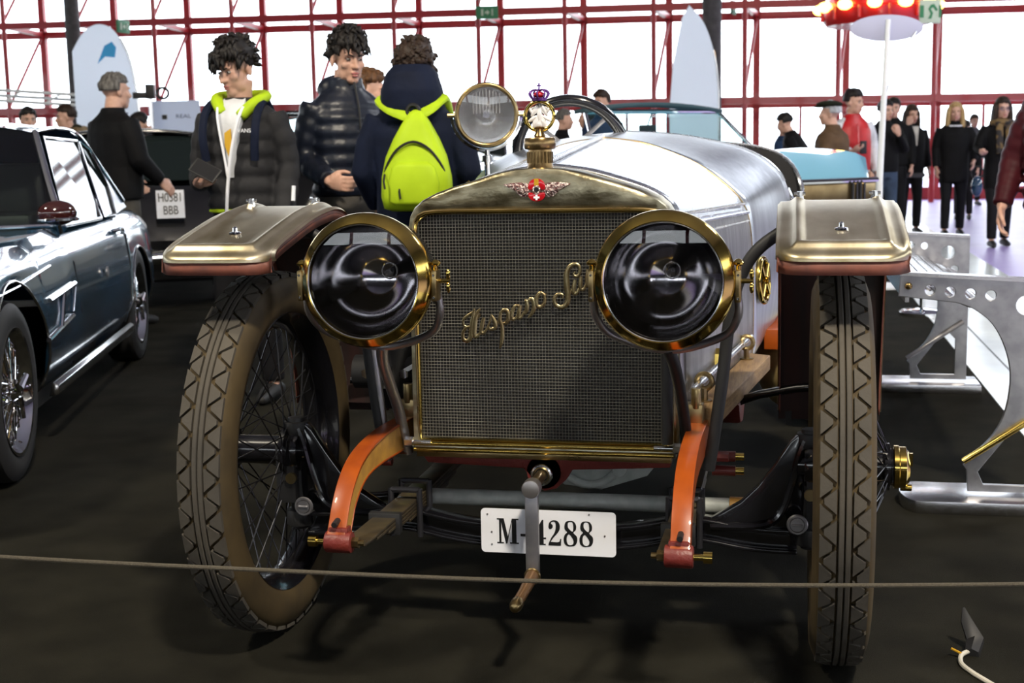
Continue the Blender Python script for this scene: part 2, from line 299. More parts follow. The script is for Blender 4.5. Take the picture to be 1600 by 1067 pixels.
# --- fenders
fmet = mat('burnished_fender_brass', (0.46, 0.38, 0.22), 0.38, 1.0, (0.66, 0.60, 0.46), 6, bump=.06, bs=14, rvar=.12, stretch=(2, 1, 1))
under_shade = mat('shaded_fender_underside', (0.012, 0.010, 0.010), 0.6, 0, (0.035, 0.012, 0.010), 3, stretch=(9, 1, .5))  # under-fender shade painted in as near-black, with the fender's own reddish streaks
path = smooth_path([(0, -.349, .950), (0, -.347, .958), (0, -.340, .965), (0, -.325, .972), (0, -.30, .979), (0, -.25, .990), (0, -.14, 1.014), (0, -.03, 1.036), (0, .08, 1.049), (0, .15, 1.051), (0, .22, 1.036), (0, .29, .995), (0, .36, .925), (0, .42, .82), (0, .465, .70), (0, .50, .58), (0, .515, .478)], 4)
def fender(s):
    n = len(path); cx = .683 * s; NR = []
    for i in range(n):
        t = (path[min(i + 1, n - 1)] - path[max(i - 1, 0)]).normalized(); NR.append(V((0, -t.z, t.y)))
    D0 = [0.0]
    for i in range(1, n): D0.append(D0[-1] + (path[i] - path[i - 1]).length)
    def half(i): return .135
    def yo(x, i): return .062 * min(1, abs(x) / .135) ** 6 * max(0, 1 - D0[i] / .13) ** 1.5
    def bead(x, i):
        d = (path[i] - path[0]).length; e = min(.135 - abs(x), d * .9) if i < 28 else .135 - abs(x)
        return .0125 * math.exp(-((e - .045) / .011) ** 2) + .003 * (1 if e > .05 else 0)
    xs = [-1, -.985, -.95, -.88, -.80, -.74, -.70, -.67, -.64, -.60, -.56, -.52, -.4, -.2]; xs = xs + [0] + [-q for q in xs[::-1]]
    def sheet(off, drop, rng, xx=None, shrink=1.0):
        g = []
        for i in rng:
            row = []
            for q in (xx or xs):
                x = q * half(i) * shrink; h = off + (bead(x, i) if off == 0 else 0) - (.006 if abs(q) > .97 and off == 0 else 0)
                row.append(path[i] + NR[i] * h + V((cx + x, yo(x, i), -yo(x, i) * .0)))
            g.append(row)
        return g
    f = MB(); g = sheet(0, 0, range(n)); f.rings(g, 0, False, False)
    fo = f.build('fender', fmet, car, smooth=60, label='burnished front fender over the wheel %s' % ('seen tread on' if s > 0 else 'with its spokes showing'))
    u = MB(); u.rings(sheet(-.016, 0, range(n), [-1, -.5, 0, .5, 1], .97), 0, False, False); u.build('fender_underside', under_shade, fo, smooth=60, label='fender underside with painted-in shade')
    e = MB()   # recessed flange under the rolled rim, round sides and front
    fx = [1 - 2 * j / 16 for j in range(1, 16)]
    loop = [path[i] + V((cx - .13, yo(.13, i), 0)) for i in range(n - 1, 3, -1)] + [path[3] + V((cx - .13 * q, .004 + yo(.13 * q, 0), 0)) for q in fx] + [path[i] + V((cx + .13, yo(.13, i), 0)) for i in range(4, n)]
    nn = [NR[i] for i in range(n - 1, 3, -1)] + [V((0, 0, 1))] * 15 + [NR[i] for i in range(4, n)]; nn = [(V((0, .05, 1)) if p.y < .1 else q) for p, q in zip(loop, nn)]
    e.rings([[p - q * .002, p - q * .034] for p, q in zip(loop, nn)], 0, False, False)
    fl_ = e.build('flange', primer, fo, smooth=60, label='red-brown flange under the rim')
    sm = fl_.modifiers.new('s', 'SOLIDIFY'); sm.thickness = .003
    for x in (-.085, .085): MB().tube([(cx + x, .115, 1.045), (cx + x, .115, 1.075)], [.012, .007], 8).tube([(cx + x - .013, .115, 1.07), (cx + x + .013, .115, 1.07)], .004, 6).build('wing_nut', steel, fo)
    MB().lathe([(.016, 0), (.015, .004), (.007, .006), (.006, .014), (0, .018)], c=(cx, -.19, 1.004), n=14).build('stud', chrome, fo)
    # valance beside the wheel, behind, with shade painted into its colour
    v = MB().prism([(.30, .96), (.37, .90), (.43, .80), (.475, .68), (.51, .56), (.525, .45), (.535, .45), (.52, .60), (.47, .74), (.40, .90), (.31, 1.0)], cx - .132, cx + .132, 'x'); v.build('rear_valance', under_shade, fo)
    MB().box((cx - .105 * s, .52, .455), (.016, .006, .04)).build('hanging_tab', blackm, fo)
    # stays
    MB().tube(smooth_path([(s * .395, .005, .43), (s * .406, 0, .50), (s * .425, 0, .636), (s * .442, 0, .786), (s * .462, 0, .875), (s * .50, 0, .943), (s * .56, .0, .99), (s * .60, 0, 1.005)], 5), .0145, 12).build('fender_stay', blackm, car)
    MB().tube([(s * .385, .55, .47), (s * .5, .5, .52), (s * .60, .47, .545), (s * .64, .46, .55)], .012, 10).build('fender_bracket', black, car)
for s in (-1, 1): fender(s)
# --- frame rails with dumb irons
top = smooth_path([(0, 2.9, .50), (0, 1.2, .50), (0, .30, .515), (0, .14, .522), (0, 0, .530), (0, -.12, .533), (0, -.24, .526), (0, -.33, .507), (0, -.39, .474), (0, -.43, .436), (0, -.455, .40), (0, -.478, .37)], 4)
bot = smooth_path([(0, 2.9, .42), (0, 1.2, .42), (0, .30, .440), (0, .14, .452), (0, 0, .459), (0, -.12, .465), (0, -.19, .468), (0, -.28, .465), (0, -.34, .450), (0, -.39, .420), (0, -.41, .395), (0, -.432, .365)], 4)
def iron(s):
    a, b = s * .386, s * .345
    web = MB().rings([[t + V((s * .353, 0, -.003)), q + V((s * .353, 0, .003)), q + V((s * .347, 0, .003)), t + V((s * .347, 0, -.003))] for t, q in zip(top, bot)])
    o = web.build('frame_rail', ochre, car, smooth=60, label='ochre web of the frame rail')
    for nm, pp, d, w in (('top_flange', top, .007, a), ('bottom_flange', bot, -.005, s * .362)):
        f = MB().rings([[p + V((b, 0, 0)), p + V((w, 0, 0)), p + V((w, 0, -d)), p + V((b, 0, -d))] for p in pp]); f.build(nm, orange, o, smooth=60, bevel=.0012, label='orange flange')
    f = MB().rings([[t + V((a, 0, -.004)), q + V((a, 0, .004)), q + V((a - s * .006, 0, .004)), t + V((a - s * .006, 0, -.004))] for t, q in zip(top, bot)]); f.build('outer_plate', orange, o, smooth=60)
    MB().tube([(s * .333, -.458, .360), (s * .392, -.458, .360)], .0235, 20).box((s * .363, -.452, .378), (.044, .03, .03)).build('spring_eye', redp, o, bevel=.004, label='red spring eye')
    MB().tube([(s * .366, -.478, .402), (s * .366, -.452, .406)], .0065, 8).build('plug_screw', blackm, o)
    MB().tube([(s * .39, -.458, .360), (s * .413, -.458, .360)], .007, 10).tube([(s * .412, -.458, .360), (s * .43, -.458, .360)], .0125, 12).build('grease_cap', brass, o, label='brass grease cap')
    MB().tube([(s * .334, -.458, .360), (s * .318, -.458, .360)], .012, 6).tube([(s * .32, -.458, .360), (s * .306, -.458, .360)], .0065, 8).build('castle_nut', oldbrass, o)
    # leaf spring
    sp = empty('leaf_spring', car)
    for k in range(5):
        y0, y1 = -.43 + k * .085, .62 - k * .085; pts = [(y0 + (y1 - y0) * i / 12) for i in range(13)]
        zz = lambda y: .352 - .010 * (1 - ((y - .09) / .55) ** 2) - .0085 * k
        MB().rings([[V((s * .312, y, zz(y))), V((s * .368, y, zz(y))), V((s * .368, y, zz(y) - .0075)), V((s * .312, y, zz(y) - .0075))] for y in pts]).build('leaf', springm, sp, smooth=60, bevel=.001)
    for y in (-.035, .055):
        MB().tube(smooth_path([(s * .304, y, .25), (s * .304, y, .360), (s * .310, y, .366), (s * .370, y, .366), (s * .376, y, .360), (s * .376, y, .25)], 3), .0075, 8).build('u_bolt', iron_, sp)
    MB().box((s * .34, -.2, .33), (.076, .022, .05)).build('spring_clip', blackm, sp, bevel=.002)
iron_ = mat('dark_forged_iron', (.05, .05, .058), .35, .7)
springm = mat('oily_spring_steel', (0.12, 0.09, 0.05), 0.4, .5, (0.05, 0.042, 0.03), 18)
for s in (-1, 1): iron(s)
# --- axle
def axz(x): x = abs(x); return .268 - .018 * math.exp(-(x / .2) ** 2) + (.022 * math.exp(-((x - .36) / .10) ** 2))
ax = MB(); xs = [-.60 + 1.2 * i / 40 for i in range(41)]
for dz, h, d in ((.024, .009, .026), (-.024, .009, .026), (0, .048, .008)):
    ax.rings([[V((x, -d, axz(x) + dz - h / 2)), V((x, d, axz(x) + dz - h / 2)), V((x, d, axz(x) + dz + h / 2)), V((x, -d, axz(x) + dz + h / 2))] for x in xs])
axo = ax.build('front_axle', black, car, smooth=50, bevel=.002)
for s in (-1, 1):
    yk = [(.40, .315), (.43, .333), (.47, .358), (.51, .398), (.548, .450), (.583, .505), (.60, .523), (.62, .528), (.628, .50), (.624, .40), (.612, .33), (.58, .295), (.40, .285)]
    MB().prism([(s * a, b) for a, b in yk], -.016, .016).build('axle_fork', black, axo, bevel=.004)
    MB().tube(smooth_path([(s * .40, -.02, .300), (s * .50, -.02, .303), (s * .555, -.02, .325), (s * .585, -.02, .40), (s * .605, -.02, .48), (s * .622, -.02, .522)], 4), .009, 8).build('fork_rib', black, axo)
    MB().tube([(s * .628, 0, .25), (s * .628, 0, .535)], .021, 14).tube([(s * .628, 0, .26), (s * .628, 0, .30)], .034, 14).tube([(s * .628, 0, .49), (s * .628, 0, .525)], .032, 14).box((s * .645, -.01, .40), (.05, .07, .15)).build('kingpin', blackm, axo, bevel=.003)
    MB().tube([(s * .60, .0, .45), (s * .70, .0, .45)], .03, 14).build('stub_axle', black, axo)
    MB().tube([(s * .628, -.045, .39), (s * .628, -.055, .39)], .014, 14).build('grease_plug', oldbrass, axo)
    MB().torus((s * .60, -.045, .318), .020, .0045, 'y', 20, 6).tube([(s * .60, -.035, .318), (s * .60, -.05, .318)], .016, 14).tube([(s * .588, -.052, .318), (s * .612, -.052, .318)], .003, 6).build('ball_joint', grey_steel, axo)
    MB().tube(smooth_path([(s * .628, .02, .33), (s * .56, .06, .315), (s * .45, .10, .31), (s * .40, .12, .315)], 4), .013, 10).build('steering_arm', black, axo)
MB().tube([(-.325, .10, .3165), (.44, .10, .3165)], .0205, 18).build('tie_rod', castgrey, axo, label='pale grey tie rod')
MB().tube([(.44, .10, .3165), (.49, .10, .3165)], .024, 14).build('tie_rod_end', ochre, axo)
# --- cross beam, sump, undertray
MB().prism([(-.31, .456), (.31, .456), (.305, .432), (.16, .424), (.07, .42), (.055, .395), (.03, .372), (0.0, .365), (-.02, .38), (-.05, .42), (-.16, .424), (-.29, .428)], .0, .05).build('cross_beam', redp, car, bevel=.003)
MB().tube([(0, .0, .413), (0, .04, .413)], .042, 20).build('crank_boss', redp, car)
sump = MB().prism([(-.13, .44), (.30, .44), (.22, .34), (.10, .30), (.0, .31)], .28, .9, 'y'); sump.torus((.07, .27, .40), .085, .012, 'y', 28, 8); sump.tube([(.15, .25, .36), (.15, .28, .36)], .018, 12)
sump.build('engine_sump', castgrey, car, bevel=.004)
MB().box((0, 1.5, .37), (.5, 1.4, .16)).build('undertray', blackm, car, bevel=.03)
MB().tube([(-.55, .25, .61), (-.33, .25, .61)], .045, 16).tube([(-.44, .18, .55), (-.44, .30, .68)], .05, 12).build('steering_box', blackm, car)
for x in (-.475, -.44, -.375): MB().tube([(x, .10, .63), (x, .19, .63)], .013, 6).build('chrome_bolt', chrome, car)
# --- starting crank
cr = MB().tube([(0, -.155, .413), (0, .02, .413)], .0135, 16).build('starting_crank', oldbrass, car, label='starting handle')
MB().torus((0, -.03, .413), .021, .006, 'y', 24, 8).build('collar', steel, cr); MB().tube([(0, -.03, .413), (0, .03, .413)], .018, 14).build('sleeve', blackm, cr)
MB().tube([(0, -.172, .413), (0, -.138, .413)], .0215, 22).rings([[V((x, y, z)) for x, y in ((-.0155, -.164), (.0155, -.164), (.0155, -.148), (-.0155, -.148))] for z in (.413, .33, .24, .205)]).build('crank_arm', grey_steel, cr, bevel=.003)
MB().tube([(0, -.15, .208), (0, -.168, .206), (-.004, -.25, .195), (-.008, -.30, .188)], [.016, .0155, .0125, .0125], 14).build('crank_grip', mat('dark_bronze_grip', (.16, .085, .035), .35, .6), cr); MB().tube([(-.008, -.298, .188), (-.009, -.318, .1855)], .0145, 16, round_=True).build('grip_cap', oldbrass, cr)
MB().torus((0, -.165, .205), .016, .004, 'y', 18, 6).build('grip_ferrule', oldbrass, cr)
# --- number plate
def rrect(w, h, r, n=5):
    o = []
    for cx_, cy_, a in ((w / 2 - r, h / 2 - r, 0), (-w / 2 + r, h / 2 - r, pi / 2), (-w / 2 + r, -h / 2 + r, pi), (w / 2 - r, -h / 2 + r, 3 * pi / 2)):
        o += [(cx_ + r * cos(a + pi / 2 * i / n), cy_ + r * sin(a + pi / 2 * i / n)) for i in range(n + 1)]
    return o
PY = -.055; PX, PZ, PWd, PH = .018, .279, .327, .1085
plate = put('number_plate', name_part(cutout([rrect(PWd, PH, .010)], .003, Matrix.Translation((PX, PY, PZ)) @ XZ), white), car, label='white registration plate'); plate.data.shade_smooth(); plate.data.set_sharp_from_angle(angle=.5)
def glyphs():
    def rc(x, y, w, h): return [[(x, y), (x + w, y), (x + w, y + h), (x, y + h)]]
    h = 1.0; G = {}
    G['M'] = [[(.0, 0), (.30, 0), (.30, .05), (.19, .05), (.19, .86), (.40, 0), (.46, 0), (.68, .88), (.68, .05), (.58, .05), (.58, 0), (.98, 0), (.98, .05), (.88, .05), (.88, .95), (.98, .95), (.98, 1), (.68, 1), (.49, .28), (.31, 1), (.0, 1), (.0, .95), (.10, .95), (.10, .05), (.0, .05)]], .98
    G['-'] = rc(.02, .31, .26, .10), .3
    G['4'] = [[(.20, 0), (.62, 0), (.62, .05), (.53, .05), (.53, .24), (.64, .24), (.64, .30), (.53, .30), (.53, 1), (.47, 1), (.0, .29), (.0, .24), (.33, .24), (.33, .05), (.20, .05)], [(.33, .30), (.08, .30), (.33, .70)]], .66
    G['2'] = [smooth2([(.03, .72), (.06, .88), (.16, .97), (.30, 1.0), (.46, .95), (.54, .80), (.52, .62), (.40, .46), (.24, .30), (.12, .14)]) + [(.42, .13), (.52, .16), (.55, .27), (.60, .27), (.58, 0), (.02, 0), (.03, .08)] + smooth2([(.16, .32), (.28, .48), (.345, .64), (.36, .80), (.33, .92), (.26, .95), (.17, .92), (.15, .86), (.22, .80), (.21, .70), (.13, .65), (.06, .66)])], .64
    G['8'] = [smooth2([(.30, 1.0), (.12, .96), (.05, .82), (.06, .66), (.16, .55), (.06, .45), (.0, .28), (.04, .09), (.18, 0), (.32, -.01), (.50, .03), (.60, .18), (.59, .38), (.44, .53), (.55, .65), (.56, .83), (.46, .97)], True), smooth2([(.28, .96), (.20, .90), (.20, .74), (.30, .63), (.40, .58), (.44, .70), (.43, .88), (.38, .95)], True), smooth2([(.24, .47), (.15, .36), (.14, .18), (.20, .06), (.32, .035), (.42, .09), (.44, .22), (.36, .36)], True)], .64
    return G
def smooth2(p, cyc=False):
    q = [(a, b, 0) for a, b in p]
    if cyc: q = smooth_path([q[-1]] + q + [q[0], q[1]], 5)[5:-6]
    else: q = smooth_path(q, 5)
    return [(v.x, v.y) for v in q]
G = glyphs(); x0 = -.124; H_ = .062
for ch in 'M-4288':
    lp, w = G[ch]; k = H_ * .87
    me = cutout([[(x0 + a * k, (b - .5) * H_) for a, b in l] for l in lp], .001, Matrix.Translation((PX, PY - .002, PZ)) @ XZ)
    put('character', name_part(me, ink), plate); x0 += w * k + (.0035 if ch != '-' else .0125)
for x, z in ((-.137, -.003), (.137, -.003), (-.147, .04), (.10, .048), (-.137, -.034)): MB().tube([(PX + x, PY - .003, PZ + z), (PX + x, PY, PZ + z)], .0022, 8).build('rivet', grey_steel, plate)
MB().box((PX, -.035, PZ - .0), (.20, .035, .03)).build('plate_bracket', blackm, plate)
# --- radiator
outl = [(0, 1.143), (.05, 1.1405), (.10, 1.131), (.155, 1.115), (.205, 1.101), (.245, 1.087), (.28, 1.070), (.30, 1.053), (.311, 1.033), (.316, 1.010), (.317, .97), (.317, .90), (.3175, .80), (.318, .70), (.319, .60), (.319, .52), (.319, .458), (.25, .456), (.15, .455), (.08, .455), (0, .455)]
inn = [(0, 1.042), (.05, 1.042), (.10, 1.042), (.155, 1.042), (.205, 1.042), (.245, 1.041), (.27, 1.038), (.286, 1.030), (.294, 1.018), (.297, 1.0), (.298, .96), (.298, .90), (.298, .80), (.298, .70), (.298, .60), (.298, .53), (.298, .492), (.25, .492), (.15, .492), (.08, .492), (0, .492)]
def mirror(l): return l + [(-a, b) for a, b in l[-2:0:-1]]
O_, I_ = mirror(outl), mirror(inn); mid = [lerp(a, b, .15) for a, b in zip(O_, I_)]
def ring(l, y): return [V((a, y, b)) for a, b in l]
def scl(l, k, c=(0, .8)): return [(c[0] + (a - c[0]) * k, c[1] + (b - c[1]) * k) for a, b in l]
rs = MB().rings([ring(O_, .095), ring(O_, -.012), ring(scl(O_, .992), -.02), ring(mid, -.024), ring([lerp(a, b, .8) for a, b in zip(O_, I_)], -.024), ring(I_, -.016), ring(I_, .02)], caps=False)
rado = rs.build('radiator', shellbrass, car, smooth=50, label='brass radiator shell')
MB().tube(ring(I_, -.024), .0042, 8, loop=True).build('grille_bead', brass, rado); MB().tube(ring(scl(I_, 1.018), -.024), .0028, 8, loop=True).build('grille_bead', oldbrass, rado)
MB().prism(scl(I_, .999), .012, .03).build('radiator_core', ink, rado)
gm = MB(); nx, nz = 78, 71
for i in range(nx): x = -.2965 + .593 * (i + .5) / nx; zt_ = 1.04 if abs(x) < .27 else 1.025; gm.rings([[V((x - .0006, -.013, z)), V((x, -.0138, z)), V((x + .0006, -.013, z)), V((x, -.0122, z))] for z in (.493, zt_)])
for j in range(nz): z = .494 + .546 * (j + .5) / nz; gm.rings([[V((x, -.0145, z - .0006)), V((x, -.0153, z)), V((x, -.0145, z + .0006)), V((x, -.0137, z))] for x in (-.296, .296)])
gm.build('grille_mesh', mat('tinned_wire', (.50, .49, .44), .35, .9), rado, kind='stuff')
for z, r in ((.4835, .0062), (.468, .0055)): MB().tube([(-.315, -.03, z), (.315, -.03, z)], r, 10).build('lower_bar', brass, rado)
MB().box((0, -.012, .457), (.62, .03, .016)).build('lower_rail', oldbrass, rado, bevel=.002)
for s in (-1, 1): MB().tube([(s * .325, -.035, .487), (s * .27, -.035, .487)], .006, 10).tube([(s * .335, -.035, .487), (s * .315, -.035, .487)], .013, 6).build('clamp_bolt', steel, rado)
bronze_ = mat('dark_bronze', (.13, .08, .032), .28, 1.0, (.30, .20, .09), 30)
# filler cap and mascot
MB().lathe([(.034, -.012), (.031, .0), (.029, .012), (.028, .038), (.0275, .042), (.036, .044), (.0375, .048), (.0375, .066), (.035, .070), (.012, .0715), (.014, .074), (.010, .082), (.008, .09), (.012, .094), (.006, .097)], c=(0, .02, 1.142), n=40).build('filler_cap', bronze_, rado)
for i in range(20):
    a = 2 * pi * i / 20
    if sin(a) < .5: MB().box((.029 * cos(a), .02 + .029 * sin(a), 1.166), (.004, .004, .026), M=None).build('knurl', bronze_, rado)
msc = MB().torus((0, .02, 1.262), .034, .0045, 'y', 36, 10).build('mascot_ring', brass, rado, label='brass ring of the cap mascot')
fil = MB()
for (x, z, a, l, w) in ((-.012, .012, .5, .026, .007), (.012, .012, -.5, .026, .007), (0, .004, 0, .04, .008), (-.016, -.006, 1.0, .022, .006), (.016, -.006, -1.0, .022, .006), (-.009, -.014, .3, .026, .01), (.009, -.014, -.3, .026, .01), (0, -.018, 0, .02, .014), (-.02, .012, -.4, .014, .005), (.02, .012, .4, .014, .005)):
    fil.ell((0, 0, 0), (w * .75, .003, l * .6), 10, 6, M=Matrix.Translation((x, .02, 1.262 + z)) @ Matrix.Rotation(a, 4, 'Y'))
for x in (-.013, .013): fil.torus((x, .02, 1.275), .007, .0022, 'y', 14, 6)
put('mascot_figure', fil.mesh('f', mat('white_enamel', (.8, .78, .76), .25, .3)), rado)
cr_ = MB().lathe([(.017, 0), (.019, .006), (.0165, .007), (.0165, .0)], c=(0, .02, 1.297), n=20)
for i in range(8):
    a = 2 * pi * i / 8; cr_.tube(smooth_path([(.018 * cos(a), .02 + .018 * sin(a), 1.303), (.024 * cos(a), .02 + .024 * sin(a), 1.314), (.014 * cos(a), .02 + .014 * sin(a), 1.322), (0, .02, 1.321)], 3), .0022, 6)
cr_.tube([(0, .02, 1.32), (0, .02, 1.338)], .002, 6).tube([(-.005, .02, 1.332), (.005, .02, 1.332)], .002, 6); cr_.build('crown', mat('purple_enamel', (.16, .06, .30), .3, .6), rado)
MB().ell((0, .02, 1.311), (.014, .014, .008)).build('crown_cap', redenamel, rado)
# winged badge
badge = empty('winged_badge', car); badge['label'] = 'winged enamel badge on the radiator'
MB().prism([(.0205 * cos(a), 1.099 + .019 * sin(a)) for a in [pi * (-.12 + 1.24 * i / 20) for i in range(21)]], -.032, -.024).build('upper_shield', redenamel, badge, bevel=.001)
MB().prism([(-.0052, 1.098), (.0052, 1.098), (.0052, 1.1175), (-.0052, 1.1175)], -.0335, -.03).build('gold_band', gold, badge)
MB().prism([(.0205 * cos(a), 1.0815 + .0165 * sin(a)) for a in [pi * (-1.08 + 1.16 * i / 20) for i in range(21)]], -.032, -.024).build('lower_shield', redenamel, badge, bevel=.001)
MB().box((0, -.0335, 1.0745), (.0135, .003, .0045)).build('white_cross', white, badge); MB().box((0, -.0335, 1.0745), (.0045, .0032, .0125)).build('white_cross', white, badge)
MB().torus((0, -.033, 1.0925), .0075, .0028, 'y', 24, 6).build('wheel_ring', pewter, badge); MB().tube([(0, -.036, 1.0925), (0, -.028, 1.0925)], .006, 12).build('wheel_boss', ink, badge)
for s in (-1, 1):
    w = [(.016, 1.101), (.026, 1.108), (.042, 1.1095), (.060, 1.1085), (.079, 1.1055), (.0765, 1.1015), (.068, 1.0985), (.060, 1.0945), (.052, 1.0895), (.046, 1.083), (.038, 1.0765), (.028, 1.0745), (.020, 1.0785), (.013, 1.087)]
    wo = MB().prism([(s * a, b) for a, b in w], -.029, -.024).build('wing', pewter, badge, bevel=.001)
    for i in range(9):
        t = i / 8; p0 = V((s * (.018 + .012 * t), -.030, 1.090 + .012 * t)); q = V((s * (.026 + .050 * t), -.030, 1.077 + .0255 * t))
        MB().tube([p0, (p0 + q) / 2 + V((0, -.001, -.001)), q], [.0018, .0024, .0012], 6).build('feather', pewter, badge)
# brass script on the grille, drawn as pen strokes
def sc(a, b): return V((2.3071e-4 * a - 4e-6 * b - .202, -.030, 1.0714e-6 * a - 2.285e-4 * b + .93775))
strokes = [
 [(130, 740, 9), (95, 720, 10), (95, 660, 11), (140, 620, 12), (190, 590, 12), (215, 560, 10)], [(210, 545, 8), (195, 640, 18), (180, 740, 22), (172, 830, 22), (140, 885, 18), (95, 870, 15), (88, 800, 14), (120, 750, 13), (165, 735, 10)],
 [(275, 548, 8), (235, 600, 16), (212, 700, 24), (205, 800, 22), (225, 840, 16), (270, 800, 10), (290, 720, 10)], [(190, 680, 8), (240, 650, 9), (275, 600, 8)],
 [(310, 640, 13), (290, 720, 18), (280, 790, 15), (310, 800, 12), (350, 740, 9), (385, 640, 9), (390, 600, 7)], [(385, 610, 8), (430, 690, 18), (425, 750, 15), (375, 760, 12), (365, 735, 9)], [(425, 750, 10), (465, 680, 9), (480, 640, 8)],
 [(490, 590, 12), (480, 660, 16), (500, 720, 16), (505, 800, 17), (495, 900, 15), (475, 962, 6)], [(480, 600, 12), (520, 560, 13), (560, 575, 17), (570, 640, 19), (545, 695, 15), (500, 700, 10)], [(545, 695, 9), (600, 640, 9)],
 [(690, 520, 10), (640, 520, 13), (605, 590, 18), (605, 650, 16), (640, 650, 12), (680, 580, 10), (695, 510, 12)], [(695, 510, 12), (680, 580, 18), (675, 635, 15), (700, 635, 12), (735, 570, 9)],
 [(740, 470, 10), (760, 470, 14), (765, 530, 18), (745, 590, 13), (725, 590, 8)], [(750, 500, 10), (800, 445, 14), (830, 470, 18), (835, 540, 18), (810, 600, 14), (775, 640, 6)],
 [(940, 400, 9), (900, 385, 14), (860, 440, 18), (865, 510, 17), (905, 530, 15), (945, 480, 14), (945, 410, 12), (920, 400, 9), (965, 400, 7)], [(830, 500, 8), (865, 510, 9)],
 [(1260, 165, 7), (1245, 200, 10), (1275, 215, 12), (1305, 180, 14), (1300, 115, 14), (1255, 90, 15), (1200, 120, 18), (1170, 200, 22), (1175, 300, 25), (1185, 400, 24), (1180, 480, 22), (1130, 530, 17), (1065, 510, 16), (1045, 445, 15), (1080, 400, 13), (1130, 405, 11), (1130, 440, 7)],
 [(1200, 400, 8), (1240, 320, 9), (1255, 250, 9)], [(1260, 250, 13), (1245, 330, 18), (1245, 385, 16), (1275, 385, 13), (1310, 310, 10), (1325, 215, 10)], [(1320, 215, 13), (1312, 300, 18), (1320, 345, 15), (1350, 340, 12), (1380, 250, 10), (1390, 140, 10)], [(1390, 140, 13), (1380, 240, 17), (1385, 310, 13), (1420, 290, 9)],
 [(1500, 90, 9), (1470, 180, 16), (1480, 250, 12), (1560, 170, 9)], [(1640, 60, 9), (1590, 80, 14), (1580, 150, 15), (1630, 140, 11), (1660, 60, 12), (1650, 130, 14), (1690, 110, 8)]]
scr = empty('brass_script', car); scr['label'] = 'brass script lettering on the grille'
scm = mat('script_brass', (0.42, 0.36, 0.20), 0.35, 1.0, (0.30, 0.22, 0.11), 30)
for st in strokes:
    k = 5; P = smooth_path([(a, b, c) for a, b, c in st], k); b = MB()
    b.tube([sc(p.x, p.y) for p in P], [max(p.z, 6) * 2.8e-4 for p in P], 8, flat=(V((0, 1, 0)), .35)); b.build('letter_stroke', scm, scr)
# --- headlamps
bowl = mat('black_lamp_bowl', (0.012, 0.011, 0.010), 0.25, coat=.5)
def headlamp(s):
    h = empty('headlamp', car, (s * .322, 0, .91)); h['label'] = 'big brass rimmed headlamp'
    MB().lathe([(.139, -.322), (.140, -.30), (.132, -.24), (.112, -.19), (.085, -.15), (.05, -.125), (.03, -.12), (.0, -.12)], ax='y', n=48, caps=False).build('lamp_bowl', bowl, h, smooth=60)
    MB().lathe([(.1225, -.352), (.1225, -.362), (.126, -.3635), (.141, -.348), (.146, -.340), (.1475, -.33), (.1465, -.318), (.138, -.316), (.136, -.33), (.124, -.345)], ax='y', n=72, loop=True).build('rim', brass, h, smooth=50)
    MB().torus((0, -.3605, 0), .1235, .0022, 'y', 64, 8).build('glass_ring', steel, h)
    MB().lathe([(.1225, -.340)] + [(.122 * cos(a), -.338 + .17 * sin(a) ** .8) for a in [pi / 2 * i / 12 for i in range(1, 13)]], ax='y', n=48, caps=False).build('reflector', reflector, h, smooth=60)
    MB().lathe([(.1225, -.354), (.09, -.3585), (.05, -.361), (0, -.362)], ax='y', n=48, caps=False).build('lens', lens, h, smooth=60)
    bx_ = .034 if s < 0 else .012; MB().ell((bx_, -.262, .016), (.016, .022, .016), 16, 10).build('bulb', lens, h); MB().torus((bx_, -.27, .016), .0175, .0016, 'y', 24, 6).build('bulb_ring', steel, h); MB().tube([(bx_, -.25, .016), (.0, -.165, .0)], [.005, .010], 10).build('bulb_holder', blackm, h)
    for q in (-1, 1):
        x = q * .152
        MB().rings([[V((x + a, y, z)) for a, y in ((-.006, -.338), (.006, -.338), (.006, -.30), (-.006, -.30))] for z in (-.045, .022)]).build('bracket_plate', oldbrass, h, bevel=.003)
        MB().lathe([(.006, .02), (.006, .03), (.011, .033), (.012, .037), (.006, .043), (0, .045)], c=(x, -.318, 0), n=16).build('finial', brass, h)
        for z in (-.036, .012): MB().tube([(x, -.341, z), (x, -.337, z)], .0028, 8).build('screw', steel, h)
        if q > 0:
            b = MB().tube([(x + q * .004, -.315, -.002), (x + q * .03, -.315, -.002)], .005, 8)
            for e in (-1, 1): b.ell((x + q * .027, -.317, -.002 + e * .014), (.005, .004, .012), 8, 6)
            b.build('wing_nut', brass, h)
    MB().tube(smooth_path([(-.150, -.30, -.03), (-.150, -.285, -.08), (-.115, -.25, -.128), (0, -.235, -.16), (.115, -.25, -.128), (.150, -.285, -.08), (.150, -.30, -.03)], 5), .009, 10).build('fork', grey_steel, h)
    MB().tube(smooth_path([(0, -.235, -.158), (s * .012, -.19, -.21), (s * .02, -.06, -.34), (s * .022, -.01, -.42), (s * .018, .005, -.46)], 5), .0135, 12).build('lamp_stay', blackm if s > 0 else grey_steel, h)
    MB().tube([(s * .018, .0, -.46), (s * .05, .0, -.46)], .011, 8).build('stay_bolt', steel, h)
for s in (-1, 1): headlamp(s)
MB().tube([(-.40, .0, .52), (-.418, 0, .70), (-.43, .0, .80)], .0105, 10).build('lamp_strut', grey_steel, car)
MB().tube([(.302, -.045, .50), (.302, -.045, .78)], .0135, 12).build('drain_pipe', blackm, car)
